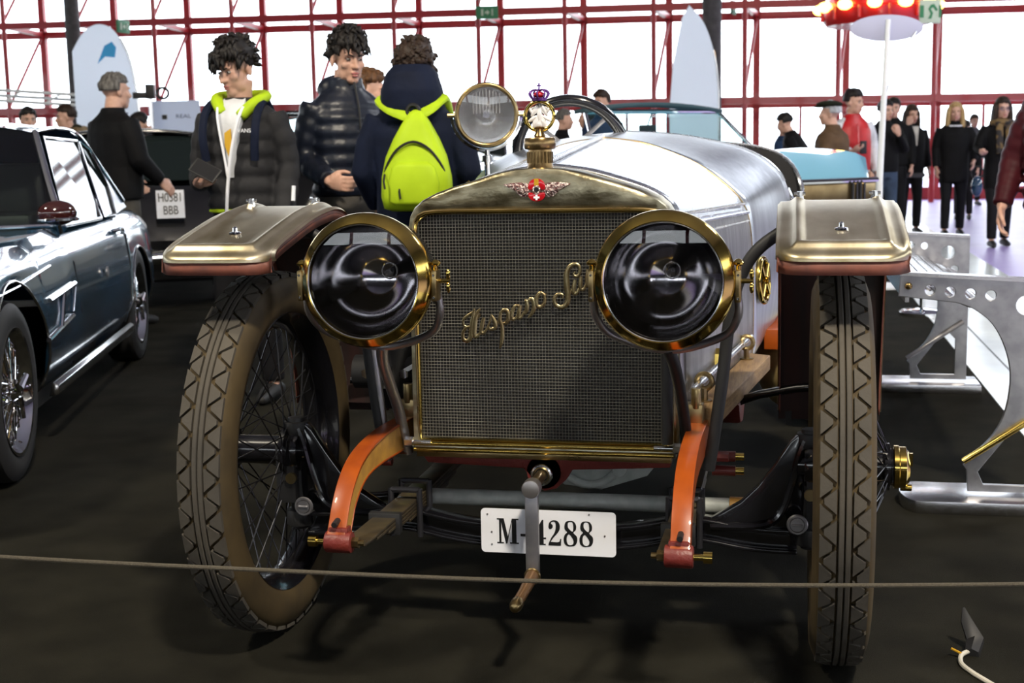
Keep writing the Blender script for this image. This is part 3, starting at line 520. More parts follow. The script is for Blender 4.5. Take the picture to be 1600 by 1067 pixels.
# --- bonnet and body
def arc(pts, n=5): return [(p.x, p.y) for p in smooth_path([(a, b, 0) for a, b in pts], n)]
Fs = arc([(0, 1.147), (.09, 1.135), (.16, 1.117), (.245, 1.088), (.296, 1.055), (.316, 1.005)]) ; Bs = arc([(0, 1.218), (.11, 1.203), (.207, 1.170), (.308, 1.122), (.408, 1.041), (.446, .985)])
Fd = arc([(.3165, 1.003), (.319, .93), (.321, .80), (.322, .66), (.322, .53)]); Bd = arc([(.4465, .983), (.458, .92), (.465, .80), (.467, .66), (.464, .52)])
ys = [.085 + (1.10 - .085) * i / 14 for i in range(15)]
def strip_(A, B, s, nm, m, label=None):
    g = [[V((s * lerp(a, b, t)[0], y, lerp(a, b, t)[1])) for a, b in zip(A, B)] for y in ys for t in [(y - .085) / 1.015]]
    o = MB().rings(g, 0, False, False).build(nm, m, car, smooth=60, label=label); q = o.modifiers.new('s', 'SOLIDIFY'); q.thickness = .003; return o
for s in (-1, 1):
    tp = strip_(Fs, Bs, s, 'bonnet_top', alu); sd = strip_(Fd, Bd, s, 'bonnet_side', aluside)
    MB().tube([V((s * .320, .085, 1.0)), V((s * .450, 1.10, .981))], .006, 10).build('side_hinge', alu, tp)
    rv = MB()
    for i in range(56):
        t = i / 56; y = .12 + .97 * t; x = .318 + .130 * t; rv.ell((s * (x - .005), y, 1.024 - .016 * t), (.0045, .0045, .0045), 6, 4); rv.ell((s * (x + .005), y, .971 - .016 * t), (.0045, .0045, .0045), 6, 4)
    rv.build('hinge_rivets', alu, tp, kind='stuff')
    b = MB().tube([(s * q[0], 1.104, q[1]) for q in Bs + Bd], .0028, 8); b.build('rear_bead', oldbrass, tp)
    MB().prism([(-.02, 0), (.02, 0), (.016, .028), (0, .042), (-.016, .028)], 0, .012, 'x').build('catch_plate', brass, sd, (s * .381, .52, .60), label='brass catch')
MB().tube([(0, .085, 1.151), (0, 1.10, 1.221)], .0065, 10).build('centre_hinge', grey_steel, car)
hk = MB()
for i in range(40):
    t = (i + .5) / 40; hk.tube([(.0, .09 + t, 1.1535 + .069 * t), (.0, .104 + t, 1.1545 + .069 * t)], .008, 8)
hk.build('hinge_knuckles', alu, car, kind='stuff')
Cs = arc([(0, 1.218), (.11, 1.203), (.207, 1.170), (.308, 1.122), (.408, 1.041), (.4465, .983), (.465, .80), (.467, .66), (.464, .52), (.40, .47)])
Ds = arc([(0, 1.243), (.13, 1.234), (.26, 1.215), (.42, 1.175), (.525, 1.108), (.572, 1.02), (.590, .86), (.575, .70), (.52, .56), (.40, .47)])
Es = arc([(0, 1.22), (.14, 1.213), (.29, 1.196), (.47, 1.170), (.565, 1.12), (.615, 1.03), (.628, .86), (.60, .70), (.53, .56), (.40, .47)])
Ts = arc([(0, 1.05), (.06, 1.045), (.12, 1.03), (.18, 1.0), (.21, .95), (.22, .88), (.21, .78), (.18, .68), (.13, .60), (.08, .57)])
alusc = mat('dulled_scuttle_aluminium', (0.50, 0.53, 0.58), 0.36, 1.0, (0.60, 0.63, 0.68), 10, bump=.02, bs=60, stretch=(4, 4, .5), rvar=.04)
def loft_(secs, nm, lo=0, hi=None, label=None, mt=alu):
    b = MB()
    for s in (-1, 1): b.rings([[V((s * q[0], y, q[1])) for q in sec[lo:hi]] for y, sec in secs], 0, False, False)
    o = b.build(nm, mt, car, smooth=60, label=label); q = o.modifiers.new('s', 'SOLIDIFY'); q.thickness = .004; return o
mixs = lambda A, B, t: [lerp(a, b, t) for a, b in zip(A, B)]
ease = lambda t: t * t * (3 - 2 * t) * .5 + t * .5
cw = loft_([(1.106 + .56 * t, mixs(Cs, Ds, ease(t) if t < 1 else 1)) for t in [i / 8 for i in range(9)]], 'scuttle', mt=alusc, label='aluminium scuttle behind the bonnet')
loft_([(1.666 + .60 * t, mixs(Ds, Es, t)) for t in [i / 5 for i in range(6)]], 'cockpit_side', 27, label='low cockpit side')
loft_([(2.266 + 1.25 * t, mixs(Es, Ts, t * t * .6 + t * .4)) for t in [i / 8 for i in range(9)]], 'tail')
inner = mat('dark_cockpit_leather', (.008, .007, .007), .5)
MB().prism(mirror(Es), 2.262, 2.27).build('seat_bulkhead', inner, car); MB().prism(mirror([(a * .985, b - .008) for a, b in Ds]), 1.60, 1.61).build('dashboard', inner, car)
for s in (-1, 1):
    MB().tube(smooth_path([(s * .565, 1.666, 1.035), (s * .588, 1.70, .985), (s * .60, 1.9, .97), (s * .615, 2.15, .985), (s * .618, 2.24, 1.03), (s * .57, 2.268, 1.12), (s * .47, 2.27, 1.172), (s * .29, 2.27, 1.198), (0, 2.27, 1.222)], 5), .009, 8).build('cockpit_rim', alu, car)
MB().tube([(a, 1.668, b) for a, b in mirror(Ds)[:24]], .004, 6).build('scuttle_bead', alu, cw)
# porthole vent
for s in (-1, 1):
    pv = empty('vent_wheel', car, (s * .496, 1.22, .758), (0, R_(-3 * s), R_(-11 * s))); pv['label'] = 'round brass vent on the scuttle side'
    MB().torus((0, 0, 0), .070, .0085, 'x', 36, 10).build('ring', brass, pv); MB().tube([(0, 0, 0), (s * .018, 0, 0)], .012, 12).build('hub', brass, pv)
    for i in range(4): a = pi / 4 + i * pi / 2; MB().tube([(s * .004, 0, 0), (s * .004, .068 * cos(a), .068 * sin(a))], .007, 8).build('vane', brass, pv)
    MB().tube([(-s * .006, 0, 0), (-s * .004, 0, 0)], .068, 28).build('backing', oldbrass, pv)
# timber step with eye bolts and rod
for s in (-1, 1):
    st = MB().prism([(s * .352, .20), (s * .372, .135), (s * .408, .125), (s * .522, .985), (s * .452, 1.03)], .507, .552, 'z').build('timber_step', wood, car, bevel=.003, label='raw timber step beside the bonnet')
    MB().tube([(s * .350, .10, .60), (s * .462, 1.02, .603)], .009, 10).build('bonnet_rod', alu, st)
    for y in (.22, .90):
        x = s * (.336 + .112 / .92 * y + .008); MB().torus((x, y, .603), .019, .007, 'y', 20, 8).tube([(x, y, .585), (x, y, .553)], .009, 8).lathe([(.02, 0), (.02, .004)], c=(x, y, .552), n=12).build('eye_bolt', oldbrass, st)
    MB().box((s * .352, .10, .545), (.05, .05, .05)).tube([(s * .36, .085, .56), (s * .36, .085, .61)], .013, 10).build('corner_bracket', oldbrass, car, bevel=.003)
    MB().tube([(s * .40, .03, .455), (s * .44, .03, .455)], .012, 8).build('shackle', redp, car)
    for z in (.45, .415): MB().tube([(s * .40, .06, z), (s * .455, .06, z)], .013, 10).build('shackle', redp, car); MB().tube([(s * .45, .06, z), (s * .475, .06, z)], .009, 10).build('grease_cap', brass, car)
    MB().ell((s * .585, 1.75, .41), (.125, .28, .16), 24, 14).build('silencer', mat('silencer_brass', (.62, .48, .22), .45, .35, (.45, .34, .14), 8), car, label='brass coloured rounded drum')
    MB().box((s * .53, 1.62, .545), (.07, .5, .07)).build('outrigger', orange, car, bevel=.006)
    MB().prism([(.45, .50), (1.0, .50), (.95, .44), (.72, .40), (.55, .43)], s * .40, s * .45, 'x').build('engine_bearer', redp, car, bevel=.006)
# steering wheel (right-hand drive: left in the picture)
sw = empty('steering_wheel', car, (-.185, 1.60, 1.178), (R_(22), 0, R_(4))); sw['label'] = 'black rimmed steering wheel'
MB().torus((0, 0, 0), .188, .021, 'y', 56, 12).build('rim', black, sw); MB().tube([(0, -.03, 0), (0, .02, 0)], .03, 16).build('boss', grey_steel, sw)
for a in (.75, 2.4, 3.9, 5.5): MB().tube([(.02 * cos(a), 0, .02 * sin(a)), (.185 * cos(a), 0, .185 * sin(a))], .0085, 8, flat=(V((0, 1, 0)), .5)).build('spoke', grey_steel, sw)
MB().tube([(0, -.04, .0), (-.06, -.06, .05)], .006, 8).tube([(0, -.04, 0), (-.05, -.06, .02)], .006, 8).build('lever', brass, sw); MB().tube([(0, 0, 0), (0, -.6, .0)], .018, 10).build('column', grey_steel, sw)
# spotlight
sl = empty('spotlight', car, (-.43, 1.35, 1.305), (R_(2), 0, R_(14))); sl['label'] = 'round spotlight on a post'
MB().lathe([(.0, .10), (.05, .095), (.085, .06), (.10, .02), (.104, -.01), (.107, -.03)], ax='y', n=40, caps=False).build('body', chrome, sl); MB().torus((0, -.032, 0), .1, .0075, 'y', 48, 10).build('rim', oldbrass, sl)
MB().lathe([(.098, -.03), (.08, .0), (.05, .04), (0, .055)], ax='y', n=36, caps=False).build('reflector', mat('spotlight_silvering', (.75, .74, .72), .18, 1.0), sl)
MB().lathe([(.098, -.034), (.05, -.04), (0, -.041)], ax='y', n=36, caps=False).build('lens', lens, sl)
fl_ = MB()
for i in range(9): x = -.044 + i * .011; fl_.tube([(x, -.038, .005), (x, -.038, .085 - abs(x) * .35)], .0016, 6)
fl_.build('lens_flutes', mat('fluted_glass', (.5, .5, .52), .1, .6), sl, kind='stuff')
MB().tube([(0, -.005, .0), (0, .03, 0)], .012, 10).build('bulb', steel, sl)
MB().torus((0, .02, 0), .118, .006, 'y', 32, 8, a0=pi * 1.02, a1=pi * 2.02).build('yoke', chrome, sl)
for q in (-1, 1): MB().tube([(q * .10, .02, 0), (q * .132, .02, 0)], .008, 8).build('pivot', oldbrass, sl)
MB().lathe([(.009, -.118), (.009, -.135), (.017, -.137), (.017, -.158), (.011, -.16), (.011, -.20), (.008, -.21)], c=(0, .02, 0), n=16).build('post', chrome, sl)
MB().lathe([(.016, 0), (.012, .02), (.014, .03), (.006, .045), (0, .05)], c=(-.40, .95, 1.045), n=14).build('oil_cup', brass, car)
# ------------------------------------------------------------------ blue coupe (left)
bluep = mat('blue_metallic_paint', (0.020, 0.070, 0.135), 0.26, .35, coat=1.0)
dglass = mat('dark_car_glass', (0.010, 0.015, 0.015), 0.05, 0, spec=.35)
bx, by = w2l(-1.80, 4.69); BH = PSI + math.atan2(.122, .9925)
coupe = thing('coupe', 'dark blue vintage coupe with chrome wire wheels and slanted chrome vent trim', 'car', (bx, by, 0), BH)
YF, YR, XC = .15, 3.15, -.865
def arch(y): 
    z = .24
    for c, r, cz in ((.20, .47, .27), (3.18, .40, .27)):
        if abs(y - c) < r: z = max(z, cz + math.sqrt(r * r - (y - c) ** 2))
    return z
def planx(y): return -(.16 * max(0, (-.25 - y) / .6) ** 2) - .17 * max(0, (y - 3.5) / .9) ** 2
def beltz(y): return .80 + .075 * min(1, max(0, (y + .7) / 1.9)) - .10 * max(0, (y - 3.3) / 1.1) ** 2 + .02 * math.exp(-((y - .2) / .5) ** 2)
def secx(z, y):
    t = z / beltz(y)
    x = planx(y) - .07 * max(0, (.45 - z) / .21) ** 2 - .012 * max(0, (z - .55) / .1) - .075 * max(0, (t - .86) / .14) ** 2
    return x - .006 * math.exp(-((z - .735) / .02) ** 2) * (1 if y < 1.2 else 0)
bys = sorted(set([-.75 + 5.2 * i / 80 for i in range(81)] + [.20 - .47, .20 + .47, 3.18 - .40, 3.18 + .40, .20 - .469, .20 + .469, 3.18 - .399, 3.18 + .399]))
g = []
for y in bys:
    z0 = arch(y); col = []
    for j in range(15):
        z = z0 + (beltz(y) - z0) * j / 14; col.append(V((secx(z, y), y, z)))
    e = col[-1]
    for j in range(1, 7):
        t = j / 6; hump = (.05 if y < 1.2 else .02) * sin(pi * t * .5) - .03 * sin(pi * min(1, t * 2)) * (1 if y < 1.3 else .3)
        col.append(V((e.x + (XC - e.x) * t, y, e.z + hump)))
    g.append(col)
b = MB(); b.rings(g, 0, False, False); b.rings([[V((2 * XC - p.x, p.y, p.z)) for p in c] for c in g], 0, False, False)
for c in (g[0], g[-1]): b.add([p for p in c] + [V((2 * XC - p.x, p.y, p.z)) for p in c[::-1]], [tuple(range(2 * len(c)))])
b.build('body', bluep, coupe, smooth=45)
def crv(nm, pts, r, m, par, n=8, **k): return MB().tube(pts, r, n, **k).build(nm, m, par)
for c, r, cz in ((.20, .47, .27), (3.18, .40, .27)):
    a = [(secx(cz + r * sin(t), c + r * cos(t)) + .002, c + r * cos(t), cz + r * sin(t)) for t in [pi * i / 24 for i in range(25)]]
    crv('arch_trim', a, .006, steel, coupe)
    MB().prism([(c + r * 1.02 * cos(t), cz + r * 1.02 * sin(t)) for t in [pi * i / 20 for i in range(21)]] + [(c - r, .2), (c + r, .2)], -.36, -.34, 'x').build('wheel_well', blackm, coupe)
MB().box((-.865, 1.7, .20), (1.5, 4.3, .12)).build('floorpan', blackm, coupe)
MB().prism([(-.012, .275), (.012, .262), (.012, .225), (-.03, .215)], .70, 2.70, 'y').build('sill_trim', steel, coupe, bevel=.004, label='polished sill strip')
for y0, pts in ((0, [(1.34, .26), (1.34, .5), (1.33, .72), (1.27, .85), (1.22, .885)]), (0, [(2.72, .26), (2.74, .4), (2.80, .6), (2.80, .76), (2.70, .875)])): crv('door_gap', [(secx(z, y) + .001, y, z) for y, z in pts], .0035, ink, coupe)
crv('door_edge', [(secx(z, 2.80) + .004, y + .02, z) for y, z in [(2.74, .4), (2.80, .6), (2.80, .76), (2.72, .86)]], .0035, steel, coupe)
for i, (p, q) in enumerate((((.70, .615), (1.23, .635)), ((.97, .615), (.84, .475)), ((1.22, .62), (1.10, .525)), ((.60, .465), (1.10, .505)))): MB().tube([(secx(p[1], p[0]) + .008, *p), (secx(q[1], q[0]) + .008, *q)], .011 if i != 2 else .006, 8).build('vent_trim', chrome, coupe)
for p, q in (((-.3, .70), (.30, .715)), ((.34, .72), (.86, .745))): crv('crease_strip', [(secx(p[1], p[0]) + .003, *p), (secx(q[1], q[0]) + .003, *q)], .005, chrome, coupe)
MB().tube([(.004, 2.0, .62), (.012, 2.0, .62)], .026, 18).build('reflector_badge', grey_steel, coupe)
dh = MB().tube([(-.035, 2.45, .80), (-.005, 2.48, .805), (-.005, 2.62, .80), (-.035, 2.66, .80)], .010, 8); dh.tube([(-.02, 2.64, .785), (.0, 2.64, .785)], .014, 10); dh.build('door_handle', chrome, coupe)
# greenhouse
def mx(p): return (2 * XC - p[0], p[1], p[2])
rl = [(-.255, 1.80, 1.315), (-.235, 2.1, 1.335), (-.225, 2.5, 1.33), (-.215, 2.8, 1.275), (-.17, 3.05, 1.12), (-.09, 3.22, .93)]
rl = smooth_path(rl, 4)
roof = MB().rings([[p.lerp(V(mx(p)), t) + V((0, -.25 * sin(pi * t) if i < 9 else .18 * sin(pi * t), .055 * sin(pi * t) ** .7)) for t in [j / 12 for j in range(13)]] for i, p in enumerate(rl)], 0, False, False)
ro = roof.build('roof', bluep, coupe, smooth=50)
for f in (lambda p: p, lambda p: V(mx(p))):
    crv('drip_rail', [f(p) + V((0, 0, .004)) for p in rl], .011, chrome, coupe)
    crv('a_pillar', [f(V(p)) for p in ((-.075, 1.40, .87), (-.16, 1.58, 1.07), (-.255, 1.80, 1.315))], [.022, .02, .018], chrome, coupe)
    q = [(-.085, 1.47, .878), (-.085, 2.40, .872), (-.20, 2.60, 1.10), (-.235, 2.66, 1.285), (-.25, 1.92, 1.295)]
    MB().add([f(V(p)) for p in q], [tuple(range(5))]).build('door_window', dglass, coupe, smooth=0)
    crv('window_frame', [f(V(p) + V((.006, 0, 0))) for p in q], .009, chrome, coupe, loop=True)
    q = [(-.085, 2.47, .875), (-.085, 2.86, .875), (-.14, 2.98, 1.03), (-.20, 2.82, 1.235), (-.235, 2.71, 1.283)]
    MB().add([f(V(p)) for p in q], [tuple(range(5))]).build('quarter_window', dglass, coupe, smooth=0)
    crv('window_frame', [f(V(p) + V((.006, 0, 0))) for p in q], .008, chrome, coupe, loop=True)
    MB().add([f(V(p)) for p in ((-.085, 2.86, .87), (-.08, 3.25, .90), (-.17, 3.05, 1.12), (-.22, 2.8, 1.27), (-.20, 2.82, 1.235), (-.14, 2.98, 1.03))], [(0, 1, 2, 5), (2, 3, 4, 5)]).build('rear_pillar', bluep, coupe, smooth=0)
ws = MB().rings([[V((-.075, 1.40, .87)).lerp(V((2 * XC + .075, 1.40, .87)), t) + V((0, -.22 * sin(pi * t), .01)) for t in [j / 12 for j in range(13)]], [V((-.255, 1.80, 1.31)).lerp(V((2 * XC + .255, 1.80, 1.31)), t) + V((0, -.25 * sin(pi * t), .05 * sin(pi * t) ** .7)) for t in [j / 12 for j in range(13)]]], 0, False, False)
cglass = glass('tinted_windscreen', (.62, .72, .68), 1.8)
ws.build('windscreen', cglass, coupe)
MB().rings([[V((-.085, 3.24, .91)).lerp(V((2 * XC + .085, 3.24, .91)), t) + V((0, .2 * sin(pi * t), 0)) for t in [j / 8 for j in range(9)]], [V((-.17, 3.05, 1.12)).lerp(V((2 * XC + .17, 3.05, 1.12)), t) + V((0, .18 * sin(pi * t), .05 * sin(pi * t))) for t in [j / 8 for j in range(9)]]], 0, False, False).build('rear_window', dglass, coupe)
MB().box((XC, 2.1, .90), (1.2, 1.3, .06)).box((XC - .35, 2.25, 1.0), (.42, .14, .34)).box((XC + .35, 2.25, 1.0), (.42, .14, .34)).box((XC, 1.52, .90), (1.3, .25, .08)).build('interior', blackm, coupe, bevel=.02)
crv('screen_base', [V((-.075, 1.40, .88)).lerp(V((2 * XC + .075, 1.40, .88)), t) + V((0, -.22 * sin(pi * t), .008)) for t in [j / 12 for j in range(13)]], .009, chrome, coupe)
mr = MB().ell((0, 0, 0), (.085, .055, .055), 18, 12).build('door_mirror', mat('dark_maroon_gloss', (.035, .008, .008), .1, 0, coat=1), coupe, (-.03, 1.10, .955), (0, 0, R_(25)))
MB().tube([(.0, .02, -.02), (.02, .05, -.09)], .012, 8).build('mirror_stem', chrome, mr); MB().torus((0, -.012, -.028), .066, .008, 'z', 20, 6, M=Matrix.Diagonal((1.25, .75, 1, 1))).build('mirror_trim', chrome, mr)
def road_wheel(par, x, y, r, side, spokes=True):
    w = empty('road_wheel', par, (x, y, r), (0, 0, 0 if side > 0 else pi))
    t = [(r * .70, -.09), (r * .80, -.10), (r * .93, -.095), (r * .985, -.08), (r, -.05), (r, .05), (r * .985, .07), (r * .93, .083), (r * .80, .088), (r * .70, .08)]
    MB().lathe(t, ax='x', n=48, loop=True).build('tyre', darkrub, w)
    MB().lathe([(r * .70, .078), (r * .715, .086), (r * .68, .084), (r * .65, .06), (r * .60, .04), (r * .58, -.02), (r * .66, -.08), (r * .70, -.085)], ax='x', n=48, loop=True).build('rim', chrome, w)
    MB().lathe([(r * .6, -.03), (0, -.035)], ax='x', n=32).build('drum', mat('bronze_tinted_wheel_centre', (.30, .22, .10), .35, .8) if 'bronze_tinted_wheel_centre' not in MATS else MATS['bronze_tinted_wheel_centre'], w)
    if spokes:
        sm_ = D.meshes.get('chrome_spoke') or MB().lathe([(1, -.5), (1, .5)], n=6).mesh('chrome_spoke', chrome)
        for i in range(36):
            a = 2 * pi * i / 36; s = 1 if i % 2 else -1; p = V((.065 if i % 3 else .03, .035 * cos(a + s * .7), .035 * sin(a + s * .7))); q = V((.045 if i % 3 else -.02, r * .63 * cos(a), r * .63 * sin(a)))
            o = put('spoke', sm_, w, (p + q) / 2, (q - p).to_track_quat('Z', 'Y').to_euler()); o.scale = (.003, .003, (q - p).length)
    hb = MB().lathe([(.045, -.03), (.045, .05), (.035, .075), (.025, .09), (0, .095)], ax='x', n=20)
    if spokes:
        for i in range(3): a = i * 2 * pi / 3 + .5; hb.tube([(.085, .02 * cos(a), .02 * sin(a)), (.095, .10 * cos(a), .10 * sin(a))], [.016, .011], 8)
    hb.build('knock_off_hub' if spokes else 'hub_cap', chrome, w)
for sx in (1, -1):
    for y in (YF, YR): road_wheel(coupe, -.10 if sx > 0 else 2 * XC + .10, y, .335, sx)
MB().tube([(-.25, -.80, .42), (-.7, -.90, .42), (-1.03, -.90, .42), (-1.48, -.80, .42)], .045, 12).build('bumper', chrome, coupe)
for x in (-.28, -1.45): MB().tube([(x, -.80, .64), (x, -.72, .64)], .09, 20).build('headlight', chrome, coupe)
# ------------------------------------------------------------------ bench with cast aluminium ends
bench = thing('bench', 'aluminium bench with pierced cast legs and slatted seat on the white floor edge', 'bench', (.93, 1.30, 0))
balu = mat('seat_aluminium', (.60, .60, .62), .25, 1.0)
def leg_profile():
    o = [(0, .70), (.0, .765), (.50, .735), (.50, .46)]
    o = [(-.005, .70), (.0, .762), (.47, .735), (.47, .055), (.24, .055), (.235, .115), (.30, .165)]
    top_ = arc([(.17, .675), (.225, .655), (.285, .605), (.325, .53), (.345, .44), (.335, .33), (.30, .245), (.24, .175), (.21, .14)], 4)
    return [(-.005, .695), (0, .762), (.48, .735), (.48, .055), (.225, .055), (.22, .125)] + top_[::-1]
lp = [leg_profile()] + [circ((.022, .726), .001, 6)] + [circ((.09 + .062 * i, .713 - .0055 * i), .0185, 18) for i in range(4)] + [circ((.385, .665), .034, 24), circ((.415, .585), .02, 16)] + [[(.27, .075), (.43, .075), (.43, .25), (.40, .28), (.36, .27), (.25, .12)]]
lm = cutout(lp, .016, XZ, .002); lm.materials.append(mat('cast_aluminium', (.30, .30, .32), .34, 1.0, (.42, .42, .44), 18)); lm.shade_smooth(); lm.set_sharp_from_angle(angle=.6)
footm = MB().prism([(.05 + .06 * cos(a), .13 * sin(a)) for a in [pi / 2 + pi * i / 10 for i in range(11)]] + [(.52, -.13), (.52, .13)], .0, .042, 'z').mesh('foot_plate', balu, 25, .002)
for y in (.06, 2.22):
    e = put('end_frame', lm, bench, (0, y, 0)); put('foot_plate', footm, e, (0.02, .02, 0))
    MB().rings([[V((x, -.03, z)), V((x, .03, z)), V((x, .03, z + .012)), V((x, -.03, z + .012))] for x, z in ((-.006, .762), (.48, .735))]).build('top_rim', balu, e)
    MB().ell((.022, -.026, .728), (.012, .008, .012), 10, 6).build('stud', oldbrass, e)
    MB().tube([(.205, -.02, .155), (.46, -.02, .335)], .011, 10).build('brace_rib', brass if y < 1 else grey_steel, e)
for i in range(6): MB().box((0, 0, 0), (.052, 2.12, .016)).build('slat', balu, bench, (.075 + .062 * i, 1.14, .722 - .0267 * i), (0, R_(23), 0), bevel=.003)
MB().box((.022, 1.14, .705), (.012, 2.12, .07)).build('edge_board', balu, bench)
# stanchion
sx_, sy_ = w2l(2.86, 9.15)
t = thing('stanchion', 'short chrome post on a round base behind the bench', 'stanchion', (sx_, sy_, 0))
MB().lathe([(.155, 0), (.155, .02), (.13, .035), (.02, .045)], n=40).build('base', chrome, t); MB().lathe([(.019, .03), (.019, .36), (.028, .37), (.028, .40), (0, .41)], n=16).build('pole', chrome, t)
# rope in front, cable on the floor
ropem = mat('dark_cord', (.050, .042, .030), .9, 0, (.075, .065, .045), 300, bump=.4, bs=500)
rp = [(*w2l(X, 2.35), z) for X, z in ((-1.75, .535), (-.947, .464), (-.479, .430), (-.009, .4), (.463, .381), (.935, .3735), (1.5, .375))]
MB().tube(smooth_path(rp, 8), .0042, 8).build('rope', ropem, label='thin dark barrier cord stretched in front of the vintage car', cat='rope')
cb = thing('cable', 'short pale cable with a frayed dark end on the carpet', 'cable', (*w2l(1.03, 2.90), 0))
c0 = V((*w2l(1.03, 2.90), 0))
cp = [V((*w2l(a, b), z)) - c0 for a, b, z in ((1.055, 2.945, .012), (1.025, 2.925, .008), (1.010, 2.88, .006), (1.016, 2.83, .006), (1.03, 2.78, .006), (1.06, 2.68, .006))]
MB().tube(smooth_path(cp, 5), .0055, 8).build('sheath', mat('off_white_plastic', (.55, .52, .44), .5), cb)
MB().tube([cp[1] + V((0, 0, .004)), cp[1] + V((-.022, .008, .012))], .003, 6).build('wire', gold, cb)
MB().tube([cp[0] + V((0, -.01, -.008)), cp[0] + V((.012, .03, .012)), cp[0] + V((-.008, .045, .055)), cp[0] + V((-.014, .05, .085))], [.018, .022, .014, .003], 6, flat=(V((0, 1, 0)), .4)).build('tape_end', blackm, cb)
# ------------------------------------------------------------------ cars in the background
def saloon(name, label, X, Y, hd, paint, L=4.3, W=1.66, H=1.45, belt=.92, hood=.88, roofc=None, open_=False, plate_=None, cab=(.30, .78), fend=.10, gl=None):
    x, y = w2l(X, Y); t = thing(name, label, 'car', (x, y, 0), hd + PSI); hw = W / 2; gl = gl or dglass
    g = []; n = 40
    for i in range(n + 1):
        u = i / n; yy = -L / 2 + L * u; e = 1 - abs(2 * u - 1); nose = min(1, e / .10) ** .5 if e < .10 else 1
        w = hw * (.72 + .28 * nose); zt_ = .55 + (hood - .55) * nose if u < .5 else .55 + (hood - .02 - .55) * nose
        zt_ += (belt - hood) * max(0, 1 - ((u - .54) / .28) ** 4)
        zb = .25
        for c in (.19, .80):
            d = abs(u - c) * L
            if d < .38: zb = max(zb, .30 + math.sqrt(.38 ** 2 - d * d))
        zb = min(zb, zt_ - .08); col = []
        for q in (0, .2, .5, .75, .9, 1): z = zb + (zt_ - zb) * q; col.append(V((w - .03 * (1 - q) - .05 * max(0, q - .75) * 4, yy, z)))
        f = fend * math.exp(-((u - .15) / .14) ** 2) + fend * .5 * math.exp(-((u - .82) / .14) ** 2); e_ = col[-1]
        for q in (.12, .25, .45, .7, 1): col.append(V((e_.x * (1 - q), yy, e_.z + f * sin(pi * min(1, q * 2.2)) + .06 * nose * q * (1 if u < .35 else .6))))
        g.append(col)
    b = MB(); b.rings(g, 0, False, False); b.rings([[V((-p.x, p.y, p.z)) for p in c] for c in g], 0, False, False)
    for c in (g[0], g[-1]): b.add(list(c) + [V((-p.x, p.y, p.z)) for p in c[::-1]], [tuple(range(2 * len(c)))])
    b.build('body', paint, t, smooth=50)
    MB().box((0, 0, .26), (W * .9, L * .9, .1)).build('floorpan', blackm, t)
    for sx in (1, -1):
        for c in (.19, .80): road_wheel(t, sx * (hw - .10), -L / 2 + c * L, .33, sx, False)
    for s, yy in ((-1, -L / 2), (1, L / 2)): MB().tube(smooth_path([(-hw * .95, yy - s * .18, .42), (-hw * .75, yy + s * .04, .42), (0, yy + s * .08, .42), (hw * .75, yy + s * .04, .42), (hw * .95, yy - s * .18, .42)], 4), .05, 10).build('bumper', chrome, t)
    for x_ in (-hw * .72, hw * .72): MB().lathe([(.095, 0), (.10, -.02), (.085, -.035), (0, -.05)], c=(x_, -L / 2 + .02, .66), ax='y', n=20).build('headlight', chrome, t); MB().box((x_, L / 2 - .0, .62), (.10, .05, .16)).build('tail_light', redenamel, t)
    y0, y1 = -L / 2 + cab[0] * L, -L / 2 + cab[1] * L; a0, a1 = y0 + .38, y1 - .45; rw = hw * .72; bw = hw * .90
    def quad(nm, p, m): o = MB().add(p, [(0, 1, 2, 3)]).build(nm, m, t, smooth=0); q = o.modifiers.new('s', 'SOLIDIFY'); q.thickness = .008; return o
    quad('windscreen', [(-bw, y0, belt), (bw, y0, belt), (rw, a0, H - .06), (-rw, a0, H - .06)], gl)
    fr = [(-bw, y0, belt), (-rw, a0, H - .05), (rw, a0, H - .05), (bw, y0, belt)]
    MB().tube(fr, .018, 8).build('screen_frame', chrome, t)
    if open_:
        MB().box((0, y0 + .45, H - .17), (.16, .02, .05)).build('mirror', blackm, t, bevel=.01)
        MB().tube([(0, y0 + .40, H - .06), (0, y0 + .45, H - .15)], .006, 6).build('mirror_stem', blackm, t)
    else:
        quad('rear_window', [(-bw, y1, belt), (bw, y1, belt), (rw, a1, H - .06), (-rw, a1, H - .06)], gl)
        for s in (-1, 1):
            ym = (a0 + a1) / 2
            quad('side_window', [(s * bw, y0 + .1, belt), (s * (bw), ym - .03, belt), (s * rw, ym - .03, H - .06), (s * rw, a0 + .05, H - .06)], gl); quad('side_window', [(s * bw, ym + .03, belt), (s * bw, y1 - .12, belt), (s * rw, a1 - .05, H - .06), (s * rw, ym + .03, H - .06)], gl)
            for p, q in (((s * bw, y0, belt), (s * rw, a0, H - .05)), ((s * bw, ym, belt), (s * rw, ym, H - .05)), ((s * bw, y1, belt), (s * rw, a1, H - .05))): MB().tube([p, q], .03, 8).build('pillar', paint, t)
            MB().tube([(s * bw, y0, belt + .01), (s * bw, y1, belt + .01)], .012, 8).build('belt_trim', chrome, t)
    if roofc:
        ra = [[V((rw * 1.03 * k, yy, H - .05 + .05 * (1 - k * k) * 1.0 + .02 * (1 - ((yy - (a0 + a1) / 2) / ((a1 - a0) / 2 + .1)) ** 2))) for k in [j / 5 - 1 for j in range(11)]] for yy in [a0 - .04 + (a1 - a0 + .08) * i / 8 for i in range(9)]]
        o = MB().rings(ra, 0, False, False).build('roof', roofc, t, smooth=60); q = o.modifiers.new('s', 'SOLIDIFY'); q.thickness = .03
    return t
bpaint = mat('black_car_paint', (.006, .006, .007), .15, coat=1.0)
